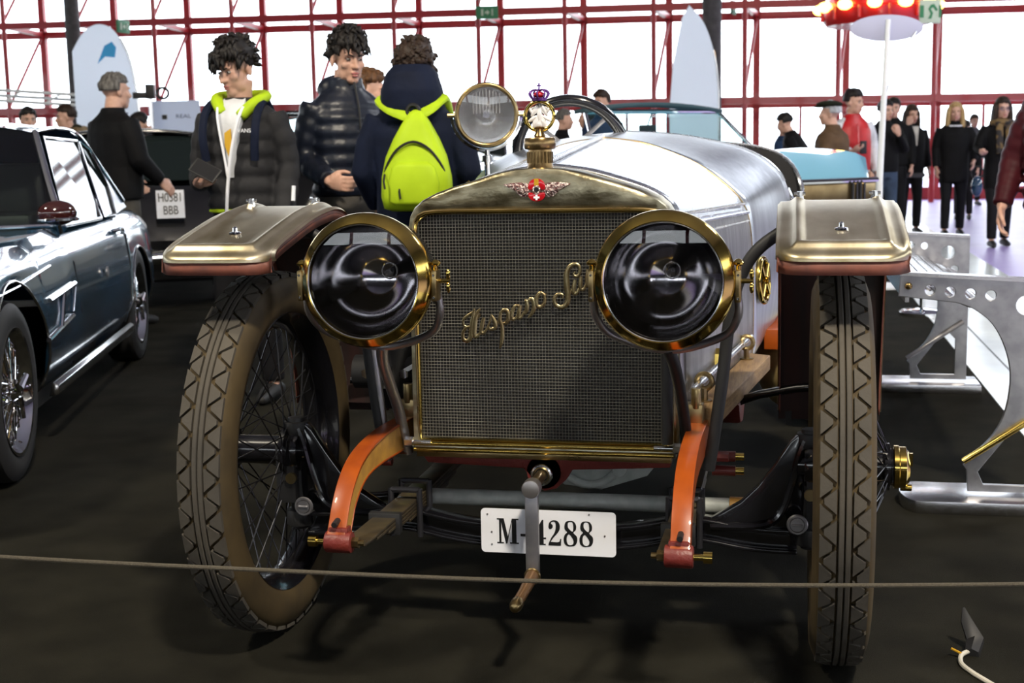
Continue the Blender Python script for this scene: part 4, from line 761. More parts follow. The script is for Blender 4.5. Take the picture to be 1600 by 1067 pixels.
blk = saloon('saloon', 'black saloon with a white square number plate behind the dark jacketed man', -3.45, 12.2, R_(196), bpaint, L=4.2, H=1.43, belt=1.0, hood=.96, roofc=bpaint, cab=(.28, .80))
pl = MB().box((0, 0, 0), (.21, .012, .215)).build('number_plate', white, blk, (-.27, 2.12, .83), (R_(-6), 0, pi))
for t_, z in (('H0381', .048), ('BBB', -.05)): put('lettering', name_part(text_mesh(t_, .095, Matrix.Translation((0, -.009, z)) @ XZ, .002, .72), ink), pl)
saloon('saloon', 'tall black car glimpsed between the charcoal and navy puffer jackets', -2.66, 17.9, R_(-6), bpaint, L=4.0, H=1.74, belt=1.12, hood=1.0, roofc=bpaint, cab=(.18, .86), gl=glass('clear_car_glass', (.9, .95, .95), .8))
grey_p = mat('silver_grey_paint', (.20, .215, .215), .3, .3, coat=.8)
saloon('saloon', 'silver grey saloon behind the spotlight of the racing car', -.50, 14.9, R_(-20), grey_p, L=4.1, H=1.42, belt=1.14, hood=1.10, roofc=None, cab=(.34, .80), open_=True)
lb = mat('pale_turquoise_paint', (.20, .44, .58), .2, 0, coat=1.0)
saloon('convertible', 'pale turquoise convertible with a dark fabric roof edge over its windscreen', 0.80, 10.35, R_(32), lb, L=4.1, W=1.72, H=1.50, belt=1.06, hood=1.09, roofc=mat('teal_fabric_roof', (.025, .06, .075), .8), cab=(.28, .50), open_=True, fend=.06, gl=glass('greenish_screen_glass', (.84, .96, .95), .8))
cv = COL.objects['convertible']
gr = MB().box((.18, -2.06, .80), (.95, .06, .26)).build('radiator_grille', mat('brown_reflection_grille', (.12, .08, .035), .3, .9, (.22, .16, .08), 5), cv, bevel=.01)  # chrome grille, the brown reflection in it painted as its colour
for i in range(4): MB().box((.42 + .035 * i, -2.10, .80), (.014, .02, .26)).build('grille_bar', chrome if i % 2 else blackm, gr)
MB().tube([(-.30, -2.08, .945), (.67, -2.08, .945)], .018, 8).build('chrome_moulding', chrome, cv)
# ------------------------------------------------------------------ signs and stands
cloth = mat('white_banner_cloth', (.80, .86, .92), .7)
_n = cloth.node_tree; _o = _n.nodes['Material Output']; _x = _n.nodes.new('ShaderNodeMixShader'); _t = _n.nodes.new('ShaderNodeBsdfTranslucent'); _t.inputs[0].default_value = (.92, .95, 1, 1); _x.inputs[0].default_value = .85
_n.links.new(_n.nodes['Principled BSDF'].outputs[0], _x.inputs[1]); _n.links.new(_t.outputs[0], _x.inputs[2]); _n.links.new(_x.outputs[0], _o.inputs[0])
def flag(name, label, X, Y, pts, sc_=1):
    x, y = w2l(X, Y); t = thing(name, label, 'flag', (x, y, 0), PSI); t.scale = (sc_, 1, sc_)
    m = cutout([pts], .006, XZ); me = name_part(m, cloth); put('cloth', me, t)
    edge = [(p[0], 0, p[1]) for p in pts]; k = len(pts)
    MB().tube([(pts[0][0], 0, .03)] + edge[:k // 2 + 1], .012, 6).build('pole', steel, t); MB().lathe([(.22, 0), (.22, .02), (.03, .05), (.02, .2)], c=(pts[0][0], 0, 0), n=24).build('base', blackm, t)
    return t
s2 = lambda l: [(p.x, p.y) for p in smooth_path([(a, b, 0) for a, b in l], 5)]
f1 = flag('feather_flag', 'white feather flag with blue logo and vertical lettering behind the dark jacketed man', -4.86, 16, s2([(.42, .35), (.42, 1.3), (.40, 1.75), (.34, 2.1), (.20, 2.36), (.03, 2.42), (-.12, 2.33), (-.24, 2.15)]) + [(-.24, .35)], 1.14)
lg = mat('blue_logo', (.02, .30, .65), .5)
put('lettering', name_part(text_mesh('ceGlihvo', .21, Matrix.Translation((.24, -.008, 1.42)) @ XZ @ Matrix.Rotation(pi / 2, 4, 'Z'), .002), mat('slate_lettering', (.08, .10, .20), .6)), f1)
MB().prism([(.02, 2.02), (.10, 2.20), (.18, 2.24), (.22, 2.18), (.20, 2.08), (.10, 2.09)], -.010, -.004).build('logo', lg, f1)
f2 = flag('feather_flag', 'tall white feather flag pointed at the top behind the turquoise convertible', 2.05, 15, s2([(.31, .35), (.31, 1.5), (.30, 1.9), (.25, 2.25), (.14, 2.55), (-.02, 2.74)]) + [(-.10, 2.60), (-.20, 2.1), (-.24, 1.6), (-.24, .35)])
bl_ = thing('exhibition_panel', 'pale blue exhibition panel with a small dark square logo', 'sign', (*w2l(-4.16, 16.8), 0), PSI)
MB().box((0, 0, .85), (.46, .03, 1.7)).build('board', mat('pale_blue_board', (.50, .58, .78), .6), bl_, bevel=.004)
bl_.scale = (1.38, 1, 1.11)
MB().box((-.09, -.018, 1.52), (.045, .006, .05)).build('logo', ink, bl_); put('lettering', name_part(text_mesh('REAL', .062, Matrix.Translation((.08, -.018, 1.525)) @ XZ, .002), MATS['slate_lettering']), bl_)
ls = thing('light_stand', 'thin white light stand with a black clamp head beside the feather flag', 'stand', (*w2l(-4.08, 15.4), 0), PSI)
MB().tube([(0, 0, 0), (0, 0, 1.86)], .02, 8).build('pole', steel, ls); MB().box((0, 0, 1.88), (.09, .06, .16)).torus((.13, 0, 1.86), .06, .018, 'y', 16, 6).box((-.1, 0, 1.84), (.16, .05, .07)).build('clamp', blackm, ls, bevel=.008)
ls.scale = (1.1, 1.1, 1.03)
for a in (0, 2.1, 4.2): MB().tube([(0, 0, .35), (.35 * cos(a), .35 * sin(a), .01)], .012, 6).build('leg', steel, ls)
tr = thing('truss', 'white lattice truss rail in front of the left windows', 'truss', (*w2l(-7.4, 18.5), 0), PSI)
trm = mat('white_truss_tube', (.75, .78, .80), .4)
for z, y in ((2.12, 0), (1.98, 0), (2.05, .14)): MB().tube([(-3, y, z + .30), (1.8, y, z - .08)], .022, 8).build('chord', trm, tr)
for i in range(9): x = -2.8 + i * .55; dz = .30 - (x + 3) * .079; MB().tube([(x, 0, 1.98 + dz), (x + .27, 0, 2.12 + dz)], .012, 6).build('lacing', trm, tr)
for x in (-2.4, 1.6): MB().tube([(x, 0, 0), (x, 0, 2.1 + (.3 - (x + 3) * .079))], .03, 8).build('leg', trm, tr)
sg = thing('oval_sign', 'white post carrying a tilted pale lilac oval board', 'sign', (*w2l(3.06, 11), 0), PSI)
MB().tube([(-.0, 0, .02), (.0, 0, .9), (.045, 0, 2.18)], [.030, .028, .02], 12).build('post', mat('white_post', (.85, .87, .88), .4), sg); MB().lathe([(.25, 0), (.25, .015), (.04, .04)], n=28).build('base', MATS['white_post'], sg)
ov = MB().prism([(.30 * cos(a), .108 * sin(a)) for a in [2 * pi * i / 40 for i in range(40)]], -.008, .008).build('oval_board', mat('lilac_grey_board', (.46, .47, .62), .6), sg, (.045, .04, 2.115), (R_(-8), 0, 0), bevel=.003)
MB().tube(smooth_path([(.28, .02, 2.08), (.22, .01, 2.0), (.12, 0, 1.86), (.07, 0, 1.71), (.038, 0, 1.54)], 5), .007, 6).build('curved_arm', steel, sg)
cn = thing('lamp_canopy', 'red round canopy ringed with glowing yellow lamps above the oval sign', 'lamp', (*w2l(5.08, 18.5), 0), PSI)
redc = mat('glossy_red_canopy', (.55, .02, .02), .25, coat=.6); lampm = mat('warm_lamp_glow', (1.0, .62, .12), .4, emit=9)
MB().lathe([(.60, 2.86), (.64, 2.92), (.66, 3.06), (.62, 3.10), (.60, 3.34), (.30, 3.6), (.0, 3.66)], n=36).build('canopy', redc, cn); MB().lathe([(.03, 3.6), (.03, 8.8)], n=12).build('hanging_rod', redc, cn)
cn.scale = (1.14, 1.14, 1.0); cn.location.z = -.08
for i in range(12):
    a = 2 * pi * i / 12 + .2; MB().ell((.68 * cos(a), .68 * sin(a), 3.10), (.085, .085, .07), 14, 8).build('lamp_bulb', lampm, cn); MB().tube([(.66 * cos(a + .26), .66 * sin(a + .26), 2.92), (.66 * cos(a + .26), .66 * sin(a + .26), 3.08)], .02, 6).build('bracket', redc, cn)
exg = mat('exit_sign_green', (.03, .22, .09), .5); exw = mat('exit_sign_white', (.55, .65, .52), .5)
def exit_sign(X, Y, Z, rz, label, w=.36, h=.26, flip=False):
    t = thing('exit_sign', label, 'sign', (*w2l(X, Y), 0), rz + PSI)
    MB().box((0, 0, Z), (w, .05, h)).build('panel', exw if flip else exg, t, bevel=.006); MB().tube([(-w * .35, 0, Z + h / 2), (-w * .35, 0, 9)], .008, 6).tube([(w * .35, 0, Z + h / 2), (w * .35, 0, 9)], .008, 6).build('hanger', blackm, t)
    c = exg if flip else exw; s = .9 * h / .26
    MB().prism([(-.05 * s, Z - .02), (.0, Z - .02), (.0, Z - .06 * s), (.06 * s, Z), (.0, Z + .06 * s), (.0, Z + .02), (-.05 * s, Z + .02)] if not flip else [(.01, Z - .09), (.03, Z - .02), (.0, Z + .03), (.03, Z + .05), (.07, Z), (.09, Z + .02), (.04, Z + .09), (.0, Z + .08), (-.03, Z + .03), (.0, Z - .03), (-.03, Z - .09)], -.032, -.026).build('pictogram', c, t)
    for a, w_ in ((-.11, .05), (.12, .03)): MB().box((a * s, -.028, Z), (w_ * s, .006, .15 * s)).build('door_mark', c, t)
exit_sign(-.38, 28.0, 4.02, 0, 'green exit sign with pale arrow hung from the red wall frame', .46, .26)
exit_sign(5.32, 17.0, 2.81, 0, 'green and white exit sign right of the red lamp canopy', .26, .29, True)
exit_sign(-7.9, 28.0, 3.88, R_(70), 'exit sign seen edge on above the feather flag', .4, .26)
exit_sign(4.7, 28.0, 4.02, R_(70), 'exit sign seen edge on right of the round column', .4, .26)
# ------------------------------------------------------------------ people
skinm = mat('skin', (.60, .36, .27), .5, 0, (.53, .30, .22), 30); lipm = mat('lips', (.38, .12, .11), .45); eyew = mat('eye_white', (.40, .37, .35), .3); eyed = mat('eye_iris', (.02, .012, .008), .2)
HC = {}
def hairmat(n, c, c2): HC[n] = mat('hair_' + n, c, .5, 0, c2, 60, stretch=(1, 1, .25), spec=.2); return HC[n]
hairmat('black', (.007, .006, .006), (.02, .017, .016)); hairmat('brown', (.06, .028, .012), (.13, .062, .028)); hairmat('grey', (.05, .045, .042), (.16, .15, .14)); hairmat('white', (.6, .6, .6), (.4, .4, .4)); hairmat('blonde', (.50, .36, .17), (.30, .19, .08)); hairmat('dark_brown', (.018, .011, .008), (.04, .025, .018))
CL = {}
def cl(n, c, c2=None, r=.7, b=.25): 
    if n not in CL: CL[n] = mat('cloth_' + n, c, r, 0, c2 or tuple(x * .7 for x in c), 8, bump=b, bs=35, spec=.4 if r < .5 else .12)
    return CL[n]
def remesh(o, vs, sm=3):
    m = o.modifiers.new('remesh', 'REMESH'); m.mode = 'VOXEL'; m.voxel_size = vs; m.use_smooth_shade = True
    if sm: q = o.modifiers.new('smooth', 'SMOOTH'); q.factor = .5; q.iterations = sm
def dense(pts, step=.012):
    out = []
    for a, b in zip(pts[:-1], pts[1:]):
        n = max(1, int(abs(b[0] - a[0]) / step) if not isinstance(a[0], V) else max(1, int((b[0] - a[0]).length / step)))
        out += [(a[0] + (b[0] - a[0]) * i / n, *[x + (y - x) * i / n for x, y in zip(a[1:], b[1:])]) for i in range(n)]
    return out + [pts[-1]]
def person(label, X, Y, hd, H, jk, tr='dark', hair='black', quilt=0, coat=.90, yaw=0, pitch=0, arms=None, vox=.013, lean=0, longhair=0, hood=None, group=None, build=1.0, curl=0, step_=0, shoes=None, facing=True, fing=None, bald=0, fringe=.40, collar=1.505):
    t = thing('person', label, 'person', (*w2l(X, Y), 0), R_(hd) + PSI, group); t.scale = (H / 1.76,) * 3
    A = {'L': ((.228, .04, 1.14), (.235, -.05, .90)), 'R': ((-.228, .04, 1.14), (-.235, -.05, .90))}
    if arms: A.update(arms)
    LM = Matrix.Translation((0, 0, .95)) @ Matrix.Rotation(R_(lean), 4, 'X') @ Matrix.Translation((0, 0, -.95))
    def tor(b, prof, m=0, n=20, ex=.85):
        rs = []
        for z, rx, ry, cy in prof:
            rs.append([LM @ V((rx * math.copysign(abs(cos(a)) ** ex, cos(a)), cy + ry * math.copysign(abs(sin(a)) ** ex, sin(a)), z)) for a in [2 * pi * j / n for j in range(n)]])
        b.rings(rs, m)
    # body: one skin
    b = MB(); HM = LM @ Matrix.Translation((0, -.02, 1.612)) @ Matrix.Rotation(R_(yaw), 4, 'Z') @ Matrix.Rotation(R_(pitch), 4, 'X')
    tor(b, [(.84, .13, .09, .01), (1.0, .125, .085, .01), (1.2, .14, .09, .01), (1.34, .13, .08, .015), (1.40, .09, .06, .02), (1.46, .055, .05, .02)])
    b.tube([LM @ V((0, .022, 1.40)), LM @ V((0, .01, 1.50)), HM @ V((0, .015, -.05))], [.066, .060, .060], 12)
    for c, r in (((0, .014, .035), (.073, .092, .086)), ((0, -.022, -.03), (.060, .066, .080)), ((0, -.058, -.092), (.030, .026, .024)), ((.036, -.018, -.062), (.022, .044, .040)), ((-.036, -.018, -.062), (.022, .044, .040)), ((.030, -.079, .024), (.026, .010, .009)), ((-.030, -.079, .024), (.026, .010, .009)), ((.040, -.058, -.022), (.022, .022, .022)), ((-.040, -.058, -.022), (.022, .022, .022)), ((0, -.086, -.061), (.022, .008, .007)), ((0, -.083, -.074), (.019, .009, .007)), ((.077, .012, -.008), (.009, .019, .031)), ((-.077, .012, -.008), (.009, .019, .031)), ((.011, -.094, -.034), (.009, .010, .008)), ((-.011, -.094, -.034), (.009, .010, .008))):
        b.ell(c, r, 14, 10, M=HM)
    b.tube([(0, -.078, .022), (0, -.097, -.012), (0, -.107, -.032)], [.009, .010, .012], 8, M=HM, round_=True)
    lg = []
    for s in (-1, 1):
        dy = step_ * s; kn = V((s * .10, -.02 + dy * .55, .50)); an = V((s * .105, .02 + dy, .09)); lg.append((s, dy, kn, an)); b.tube([V((s * .085, .01, .90)), V((s * .092, 0, .72)), kn, kn.lerp(an, .35) + V((0, .015, 0)), an, an + V((0, -.04, -.05))], [.085, .072, .050, .050, .034, .03], 10, round_=True)
    fs = fing or 1.0
    for k, s in (('L', 1), ('R', -1)):
        el, wr = V(A[k][0]), V(A[k][1]); sh = LM @ V((s * .145, .015, 1.375)); b.tube([sh, el, wr], [.036, .030, .026], 10, round_=True)
        d = V(A[k][2]).normalized() if len(A[k]) > 2 else (wr - el).normalized()
        pn = V(A[k][3]).normalized() if len(A[k]) > 3 else V((-s, .15, 0)); pn = (pn - d * pn.dot(d)).normalized(); sd = d.cross(pn).normalized()
        if sd.y > 0 and len(A[k]) <= 3: sd = -sd
        if len(A[k]) > 4: sd = -sd if sd.dot(V(A[k][4])) < 0 else sd
        b.tube([wr - d * .02, wr + d * .03, wr + d * .075, wr + d * .092], [.027, .040, .042, .036], 12, flat=(pn, .42))
        cu = A[k][5] if len(A[k]) > 5 else .35
        for i, (off, ln) in enumerate(((.030, .072), (.010, .082), (-.010, .077), (-.029, .060))):
            p0 = wr + d * .080 + sd * off; p = [p0]; a = cu * .5
            for seg in (.45, .32, .25): p.append(p[-1] + (d * cos(a) + pn * sin(a) + sd * off * .12) * ln * seg); a += cu
            b.tube(p, [.0095 * fs, .0092 * fs, .0085 * fs, .0075 * fs], 8, round_=True)
        p = [wr + d * .022 + sd * .028, wr + d * .050 + sd * .048 + pn * .012, wr + d * .078 + sd * .054 + pn * .026, wr + d * .100 + sd * .050 + pn * .034]; b.tube(p, [.014, .0125, .0105, .0085], 8, round_=True)
    bo = b.build('body', skinm, t, smooth=180); remesh(bo, vox * (.55 if vox < .011 else .85), 2)
    # face details
    if facing:
        for s in (-1, 1):
            e = MB(); e.ell((s * .030, -.0745, .004), (.0125, .010, .0060), 12, 8, 0, HM); e.ell((s * .030, -.0835, .004), (.0058, .0045, .0058), 8, 6, 1, HM); e.build('eye', [eyew, eyed], t)
            MB().tube([HM @ V((s * .012, -.089, .019)), HM @ V((s * .032, -.0885, .0255)), HM @ V((s * .050, -.076, .0205))], [.0035, .0042, .0025], 6).build('eyebrow', HC[hair] if hair != 'white' else HC['grey'], t)
        MB().ell((0, -.0885, -.0615), (.0225, .0075, .0058), 12, 6, M=HM).ell((0, -.0865, -.0735), (.018, .008, .0065), 12, 6, M=HM).build('lips', lipm, t)
    # hair
    if not bald:
        hb = MB(); rs = []; n, k = 40, 26; rnd = random.Random(len(label) * 7)
        for i in range(k + 1):
            ring = []; th = -pi / 2 + pi * i / k
            for j in range(n):
                ph_ = 2 * pi * j / n; q = max(cos(th), .03); d = V((q * cos(ph_), q * sin(ph_), sin(th))); nz_ = noise.noise(d * (3.2 + curl * 4) + V((len(label), 0, 0))) ; fine = noise.noise(d * 11)
                face = max(0, -d.y) ; front = d.y < -.12 and d.z < fringe + .18 * nz_ + .10 * fine - (.10 if abs(d.x) > .62 else 0); low = d.z < (-.35 if d.y > -.1 else .3)
                rr = 1.12 + .10 * nz_ + .06 * fine + ((.26 if vox < .011 else .15) * max(0, d.z + .1) if hair in ('black', 'dark_brown', 'brown') else .02)
                if front or (low and not longhair): rr = .80
                p = V((d.x * .079, .012 + d.y * .098, .032 + d.z * .092)); c_ = V((0, .012, .032)); ring.append(HM @ (c_ + (p - c_) * rr))
            rs.append(ring)
        hb.rings(rs)
        if longhair:
            for a in range(11):
                w = pi * (-.12 + 1.24 * a / 10); x0, y0 = .082 * cos(w), .015 + .09 * sin(w)
                hb.tube([HM @ V((x0 * .7, y0 * .7, .09)), HM @ V((x0 * 1.06, y0, .02)), HM @ V((x0 * 1.18, y0 + .0, -.09)), HM @ V((x0 * 1.25, y0 + .0, -.09 - longhair * .6)), HM @ V((x0 * 1.15, y0 - .01, -.10 - longhair))], [.022, .030, .032, .030, .010], 8)
        for i in range(26 if curl else 0):
            w = rnd.uniform(0, 2 * pi); z = rnd.uniform(.0, 1); q = math.sqrt(1 - z * z); d = V((q * cos(w), q * sin(w), z))
            if not (d.y < -.2 and d.z < .5): hb.ell((d.x * .085, .012 + d.y * .105, .035 + d.z * .105), (.026, .026, .022), 8, 6, M=HM)
        if vox < .011:
            for i in range(150):
                w = rnd.uniform(0, 2 * pi); z = rnd.uniform(-.35, 1); q = math.sqrt(1 - z * z); d = V((q * cos(w), q * sin(w), z))
                if (d.y < -.12 and d.z < fringe - .02) or (d.z < .1 and d.y < .1): continue
                k_ = 1.12 + (.22 * max(0, d.z + .1)); p0 = V((d.x * .079 * k_, .012 + d.y * .098 * k_, .032 + d.z * .092 * k_))
                fl_x = V((rnd.uniform(-.02, .02), -.022 if d.y < .3 else .006, -.012 if d.z < .75 else .012)); dn = V((0, 0, -.026 if d.y < -.2 else 0))
                hb.tube([HM @ (p0 - d * .012), HM @ (p0 + d * .006 + fl_x * .5), HM @ (p0 + d * .004 + fl_x * 1.2 + dn)], [.014, .011, .003], 6)
        ho = hb.build('hair', HC[hair], t, smooth=180)
    # clothes
    jm = CL[jk]; j = MB(); B_ = build
    base = [(coat, .185 * B_, .125 * B_, .015), (coat + .10, .190 * B_, .13 * B_, .012), (1.10, .182 * B_, .13 * B_, .01), (1.22, .192 * B_, .135 * B_, .01), (1.33, .200 * B_, .13 * B_, .015), (1.40, .188 * B_, .11 * B_, .02), (1.445, .135, .09, .02), (1.475, .085, .078, .018), (max(collar, 1.48), .076, .074, .012)]
    base = sorted(base); pr = dense(base)
    if quilt: pr = [(z, rx * (1 + q), ry * (1 + q), cy) for z, rx, ry, cy in pr for q in [((.12 if jk == 'charcoal' else .085) * (abs(sin(pi * (z - coat) / quilt)) - .45) if z < 1.42 else 0)]]
    tor(j, pr)
    for k, s in (('L', 1), ('R', -1)):
        el, wr = V(A[k][0]), V(A[k][1]); sh = LM @ V((s * .155, .018, 1.395)); d = (wr - el).normalized()
        p = dense([(sh, .078 * B_), (sh.lerp(el, .5) + V((s * .012, 0, 0)), .070 * B_), (el, .060 * B_), (el.lerp(wr, .5), .056), (wr - d * .01, .046)], .014); ln = 0; q = []
        for i, (v, r) in enumerate(p):
            ln += (v - p[i - 1][0]).length if i else 0; q.append(r * (1 + (.11 * (abs(sin(pi * ln / quilt)) - .45) if quilt else 0)))
        j.tube([v for v, r in p], q, 14)
    if hood == 'back':
        j.ell((0, .085, 1.475), (.125, .085, .075), 16, 10, M=LM)
    if hood == 'up':
        tor(j, [(1.38, .15, .12, .05), (1.44, .155, .135, .055), (1.52, .145, .14, .055), (1.60, .12, .125, .05), (1.64, .085, .09, .045)])
    jo = j.build('jacket', jm, t, smooth=180); remesh(jo, vox, 2)
    tm = CL[tr]; q = MB(); tor(q, [(.80, .16, .11, .015), (.92, .165, .115, .015), (1.0, .155, .105, .012)])
    for s, dy, kn, an in lg: q.tube([V((s * .085, .012, .88)), V((s * .092, .0, .70)), kn, kn.lerp(an, .5), an + V((0, 0, .01))], [.098, .088, .066, .062, .056], 12)
    remesh(q.build('trousers', tm, t, smooth=180), max(vox, .013), 2)
    for s, dy, kn, an in lg: MB().tube([an + V((s * .0, .05, -.045)), an + V((0, .0, -.038)), an + V((0, -.08, -.048)), an + V((s * .01, -.165, -.060))], [.040, .046, .042, .030], 12, flat=(V((0, 0, 1)), .95), round_=True).build('shoe', shoes or blackm, t)
    t['hm'] = 0; del t['hm']
    return t, HM, LM
cl('charcoal', (.030, .030, .033)); cl('navy', (.0085, .012, .024), (.005, .007, .014), .38, .15); cl('darknavy', (.008, .012, .030)); cl('black', (.006, .006, .007)); cl('dark', (.010, .010, .012)); cl('taupe', (.085, .078, .068)); cl('jeans', (.05, .075, .13)); cl('brown', (.11, .066, .036)); cl('red', (.48, .012, .016), r=.4); cl('burgundy', (.055, .008, .012), (.035, .005, .008), .5, .1); cl('olive', (.02, .022, .012)); cl('lime', (.42, .60, .02), (.36, .52, .015), .5, .12); cl('blue', (.02, .045, .11)); cl('grey', (.10, .10, .11)); cl('cream', (.62, .60, .55)); cl('white', (.7, .72, .76)); cl('fur', (.16, .11, .06), (.28, .21, .13), .9, .6)
# young man in the charcoal jacket, with a phone
t, HM, LM = person('young man in a charcoal puffer jacket with lime hood lining looking at his phone', -1.275, 6.4, -14, 1.735, 'charcoal', 'dark', 'black', .085, .93, -22, 16, {'R': ((-.228, .02, 1.13), (-.128, -.20, 1.075), (.75, -.55, .05), (.1, -.3, .9), (0, -1, .2), .75), 'L': ((.225, .04, 1.15), (.235, -.06, .90))}, .0105, fringe=.12, collar=1.47, build=.93)
hl = MB(); hl.tube(smooth_path([LM @ V(p) for p in ((-.035, -.095, 1.40), (-.085, -.055, 1.455), (-.115, .02, 1.485), (-.085, .085, 1.495), (0, .11, 1.495), (.085, .085, 1.495), (.125, .02, 1.48), (.10, -.06, 1.445), (.05, -.11, 1.385))], 4), .034, 10, flat=(V((0, .2, 1)).normalized(), .75)); remesh(hl.build('hood_lining', CL['lime'], t, smooth=180, label='lime hood lining'), .010)
MB().rings([[V((a, y, z)), V(((a + b) / 2, y - .012, z)), V((b, y, z)), V((b, y + .05, z)), V((a, y + .05, z))] for z, a, b, y in ((1.475, -.055, .055, -.045), (1.44, -.066, .066, -.088), (1.40, -.062, .066, -.112), (1.32, -.042, .05, -.134), (1.22, -.024, .03, -.138), (1.10, -.006, .006, -.138))]).build('shirt', CL['white'], t, smooth=60, label='pale shirt'); MB().prism([(-.012, 1.31), (.02, 1.33), (.024, 1.26), (.005, 1.20), (-.012, 1.25)], -.154, -.146).build('shirt_print', gold, t)
zp = [(.0, -.128, .945), (.006, -.146, 1.02), (.002, -.150, 1.10)]
MB().tube(smooth_path([(-.025, -.142, .935), (-.015, -.152, 1.0), (-.004, -.152, 1.09), (.012, -.155, 1.18), (.035, -.155, 1.28), (.058, -.140, 1.38), (.072, -.11, 1.43)], 4), .0085, 8).tube(smooth_path([(-.004, -.152, 1.09), (-.014, -.155, 1.18), (-.030, -.155, 1.28), (-.050, -.140, 1.38), (-.062, -.11, 1.43)], 4), .006, 8).build('zip', white, t)
MB().torus((0, .012, .94), .172, .009, 'z', 36, 6, M=Matrix.Diagonal((1, .70, 1, 1))).build('hem_piping', CL['lime'], t)
MB().tube([(.300, -.085, 1.055), (.302, -.105, .985)], .010, 6).build('sleeve_zip', white, t); put('lettering', name_part(text_mesh('VANS', .026, Matrix.Translation((.098, -.170, 1.318)) @ Matrix.Rotation(R_(9), 4, 'Z') @ XZ, .003), white), t)
for s in (-1, 1): MB().tube(smooth_path([(s * .125, -.125, 1.18), (s * .135, -.135, 1.30), (s * .135, -.09, 1.41), (s * .125, .02, 1.465), (s * .12, .11, 1.40)], 4), .022, 8, flat=(V((0, 1, 0)), .5)).build('rucksack_strap', CL['darknavy'], t)
hp = (*w2l(-1.385, 6.10), 1.122)
ph = thing('phone', 'dark phone in the hand of the young man in charcoal', 'phone', hp, R_(-14) + PSI); o = MB().box((0, 0, 0), (.145, .075, .009)).build('case', blackm, ph, rot=(R_(55), R_(25), R_(-8)), bevel=.003); MB().box((0, 0, .005), (.128, .066, .001)).build('screen', mat('dark_screen', (.01, .01, .012), .08), o)
# young man in the navy puffer
t, HM, LM = person('young man in a dark navy quilted jacket turned to the right', -.80, 6.75, 28, 1.80, 'navy', 'taupe', 'black', .070, .95, 4, 6, {'R': ((-.225, .05, 1.13), (-.18, -.19, 1.03), (.35, -.9, -.12), (.7, .5, .1), (0, 0, 1), .5), 'L': ((.225, .05, 1.14), (.225, -.08, .93))}, .0105, hood='back', build=.97, fringe=.24, collar=1.53)
MB().tube(smooth_path([(0, -.132, .96), (0, -.158, 1.1), (0, -.158, 1.25), (0, -.145, 1.38), (0, -.095, 1.50)], 4), .006, 6).build('zip', blackm, t)
# man with the lime backpack
t, HM, LM = person('person seen from behind in a dark navy hooded coat with a lime backpack', -.415, 6.05, 172, 1.685, 'darknavy', 'dark', 'dark_brown', 0, .74, 12, 0, {'L': ((.25, .02, 1.15), (.225, -.12, .98)), 'R': ((-.25, .02, 1.15), (-.225, -.12, .98))}, .0105, hood='up', curl=1, build=1.05, facing=False)
bpk = thing('backpack', 'lime green backpack on the back of the person in navy', 'backpack', t.location, t.rotation_euler.z); bpk.scale = t.scale
k = MB(); sec = []
for z, rx, ry, cy, cx_ in ((.90, .12, .03, .20, .0), (.915, .155, .07, .215, 0), (.97, .165, .085, .22, 0), (1.06, .160, .085, .22, 0), (1.15, .140, .075, .215, .0), (1.23, .105, .06, .205, .0), (1.30, .065, .045, .195, .0), (1.345, .035, .03, .185, 0), (1.36, .015, .015, .18, 0)):
    sec.append([V((cx_ - .045 + rx * math.copysign(abs(cos(a)) ** .7, cos(a)), cy + ry * math.copysign(abs(sin(a)) ** .7, sin(a)), z)) for a in [2 * pi * i / 28 for i in range(28)]])
k.rings(sec); k.build('bag', CL['lime'], bpk, loc=(0, 0, .07), smooth=70)
pk = MB().rings([[V((-.045 + rx * cos(a), .295 + ry * sin(a), z)) for a in [2 * pi * i / 24 for i in range(24)]] for z, rx, ry in ((.93, .09, .012), (.95, .115, .022), (1.03, .118, .026), (1.10, .10, .022), (1.125, .07, .012))]).build('front_pocket', CL['lime'], bpk, loc=(0, 0, .07), smooth=70)
MB().tube(smooth_path([(-.19, .245, 1.03), (-.175, .272, 1.10), (-.12, .288, 1.18), (-.045, .285, 1.215), (.03, .288, 1.18), (.085, .272, 1.10), (.10, .245, 1.03)], 4), .006, 6).build('zip', blackm, bpk, loc=(0, 0, .07)); 
for x, z in ((.09, 1.04), (.02, .995)): MB().tube([(x, .285, z + .03), (x - .004, .325, z), (x - .008, .322, z - .035)], .005, 6).build('zip_pull', blackm, bpk, loc=(0, 0, .07))
MB().torus((-.03, .19, 1.355), .028, .009, 'y', 18, 6).build('grab_handle', blackm, bpk, loc=(0, 0, .07))
for s in (-1, 1): MB().tube(smooth_path([(-.03, .19, 1.395), (s * .085 - .015, .168, 1.435), (s * .135, .10, 1.475), (s * .14, .03, 1.475), (s * .135, -.08, 1.41), (s * .13, -.165, 1.28)], 4), .034, 10, flat=(V((0, .8, .6)).normalized(), .3)).build('strap', CL['lime'], bpk)
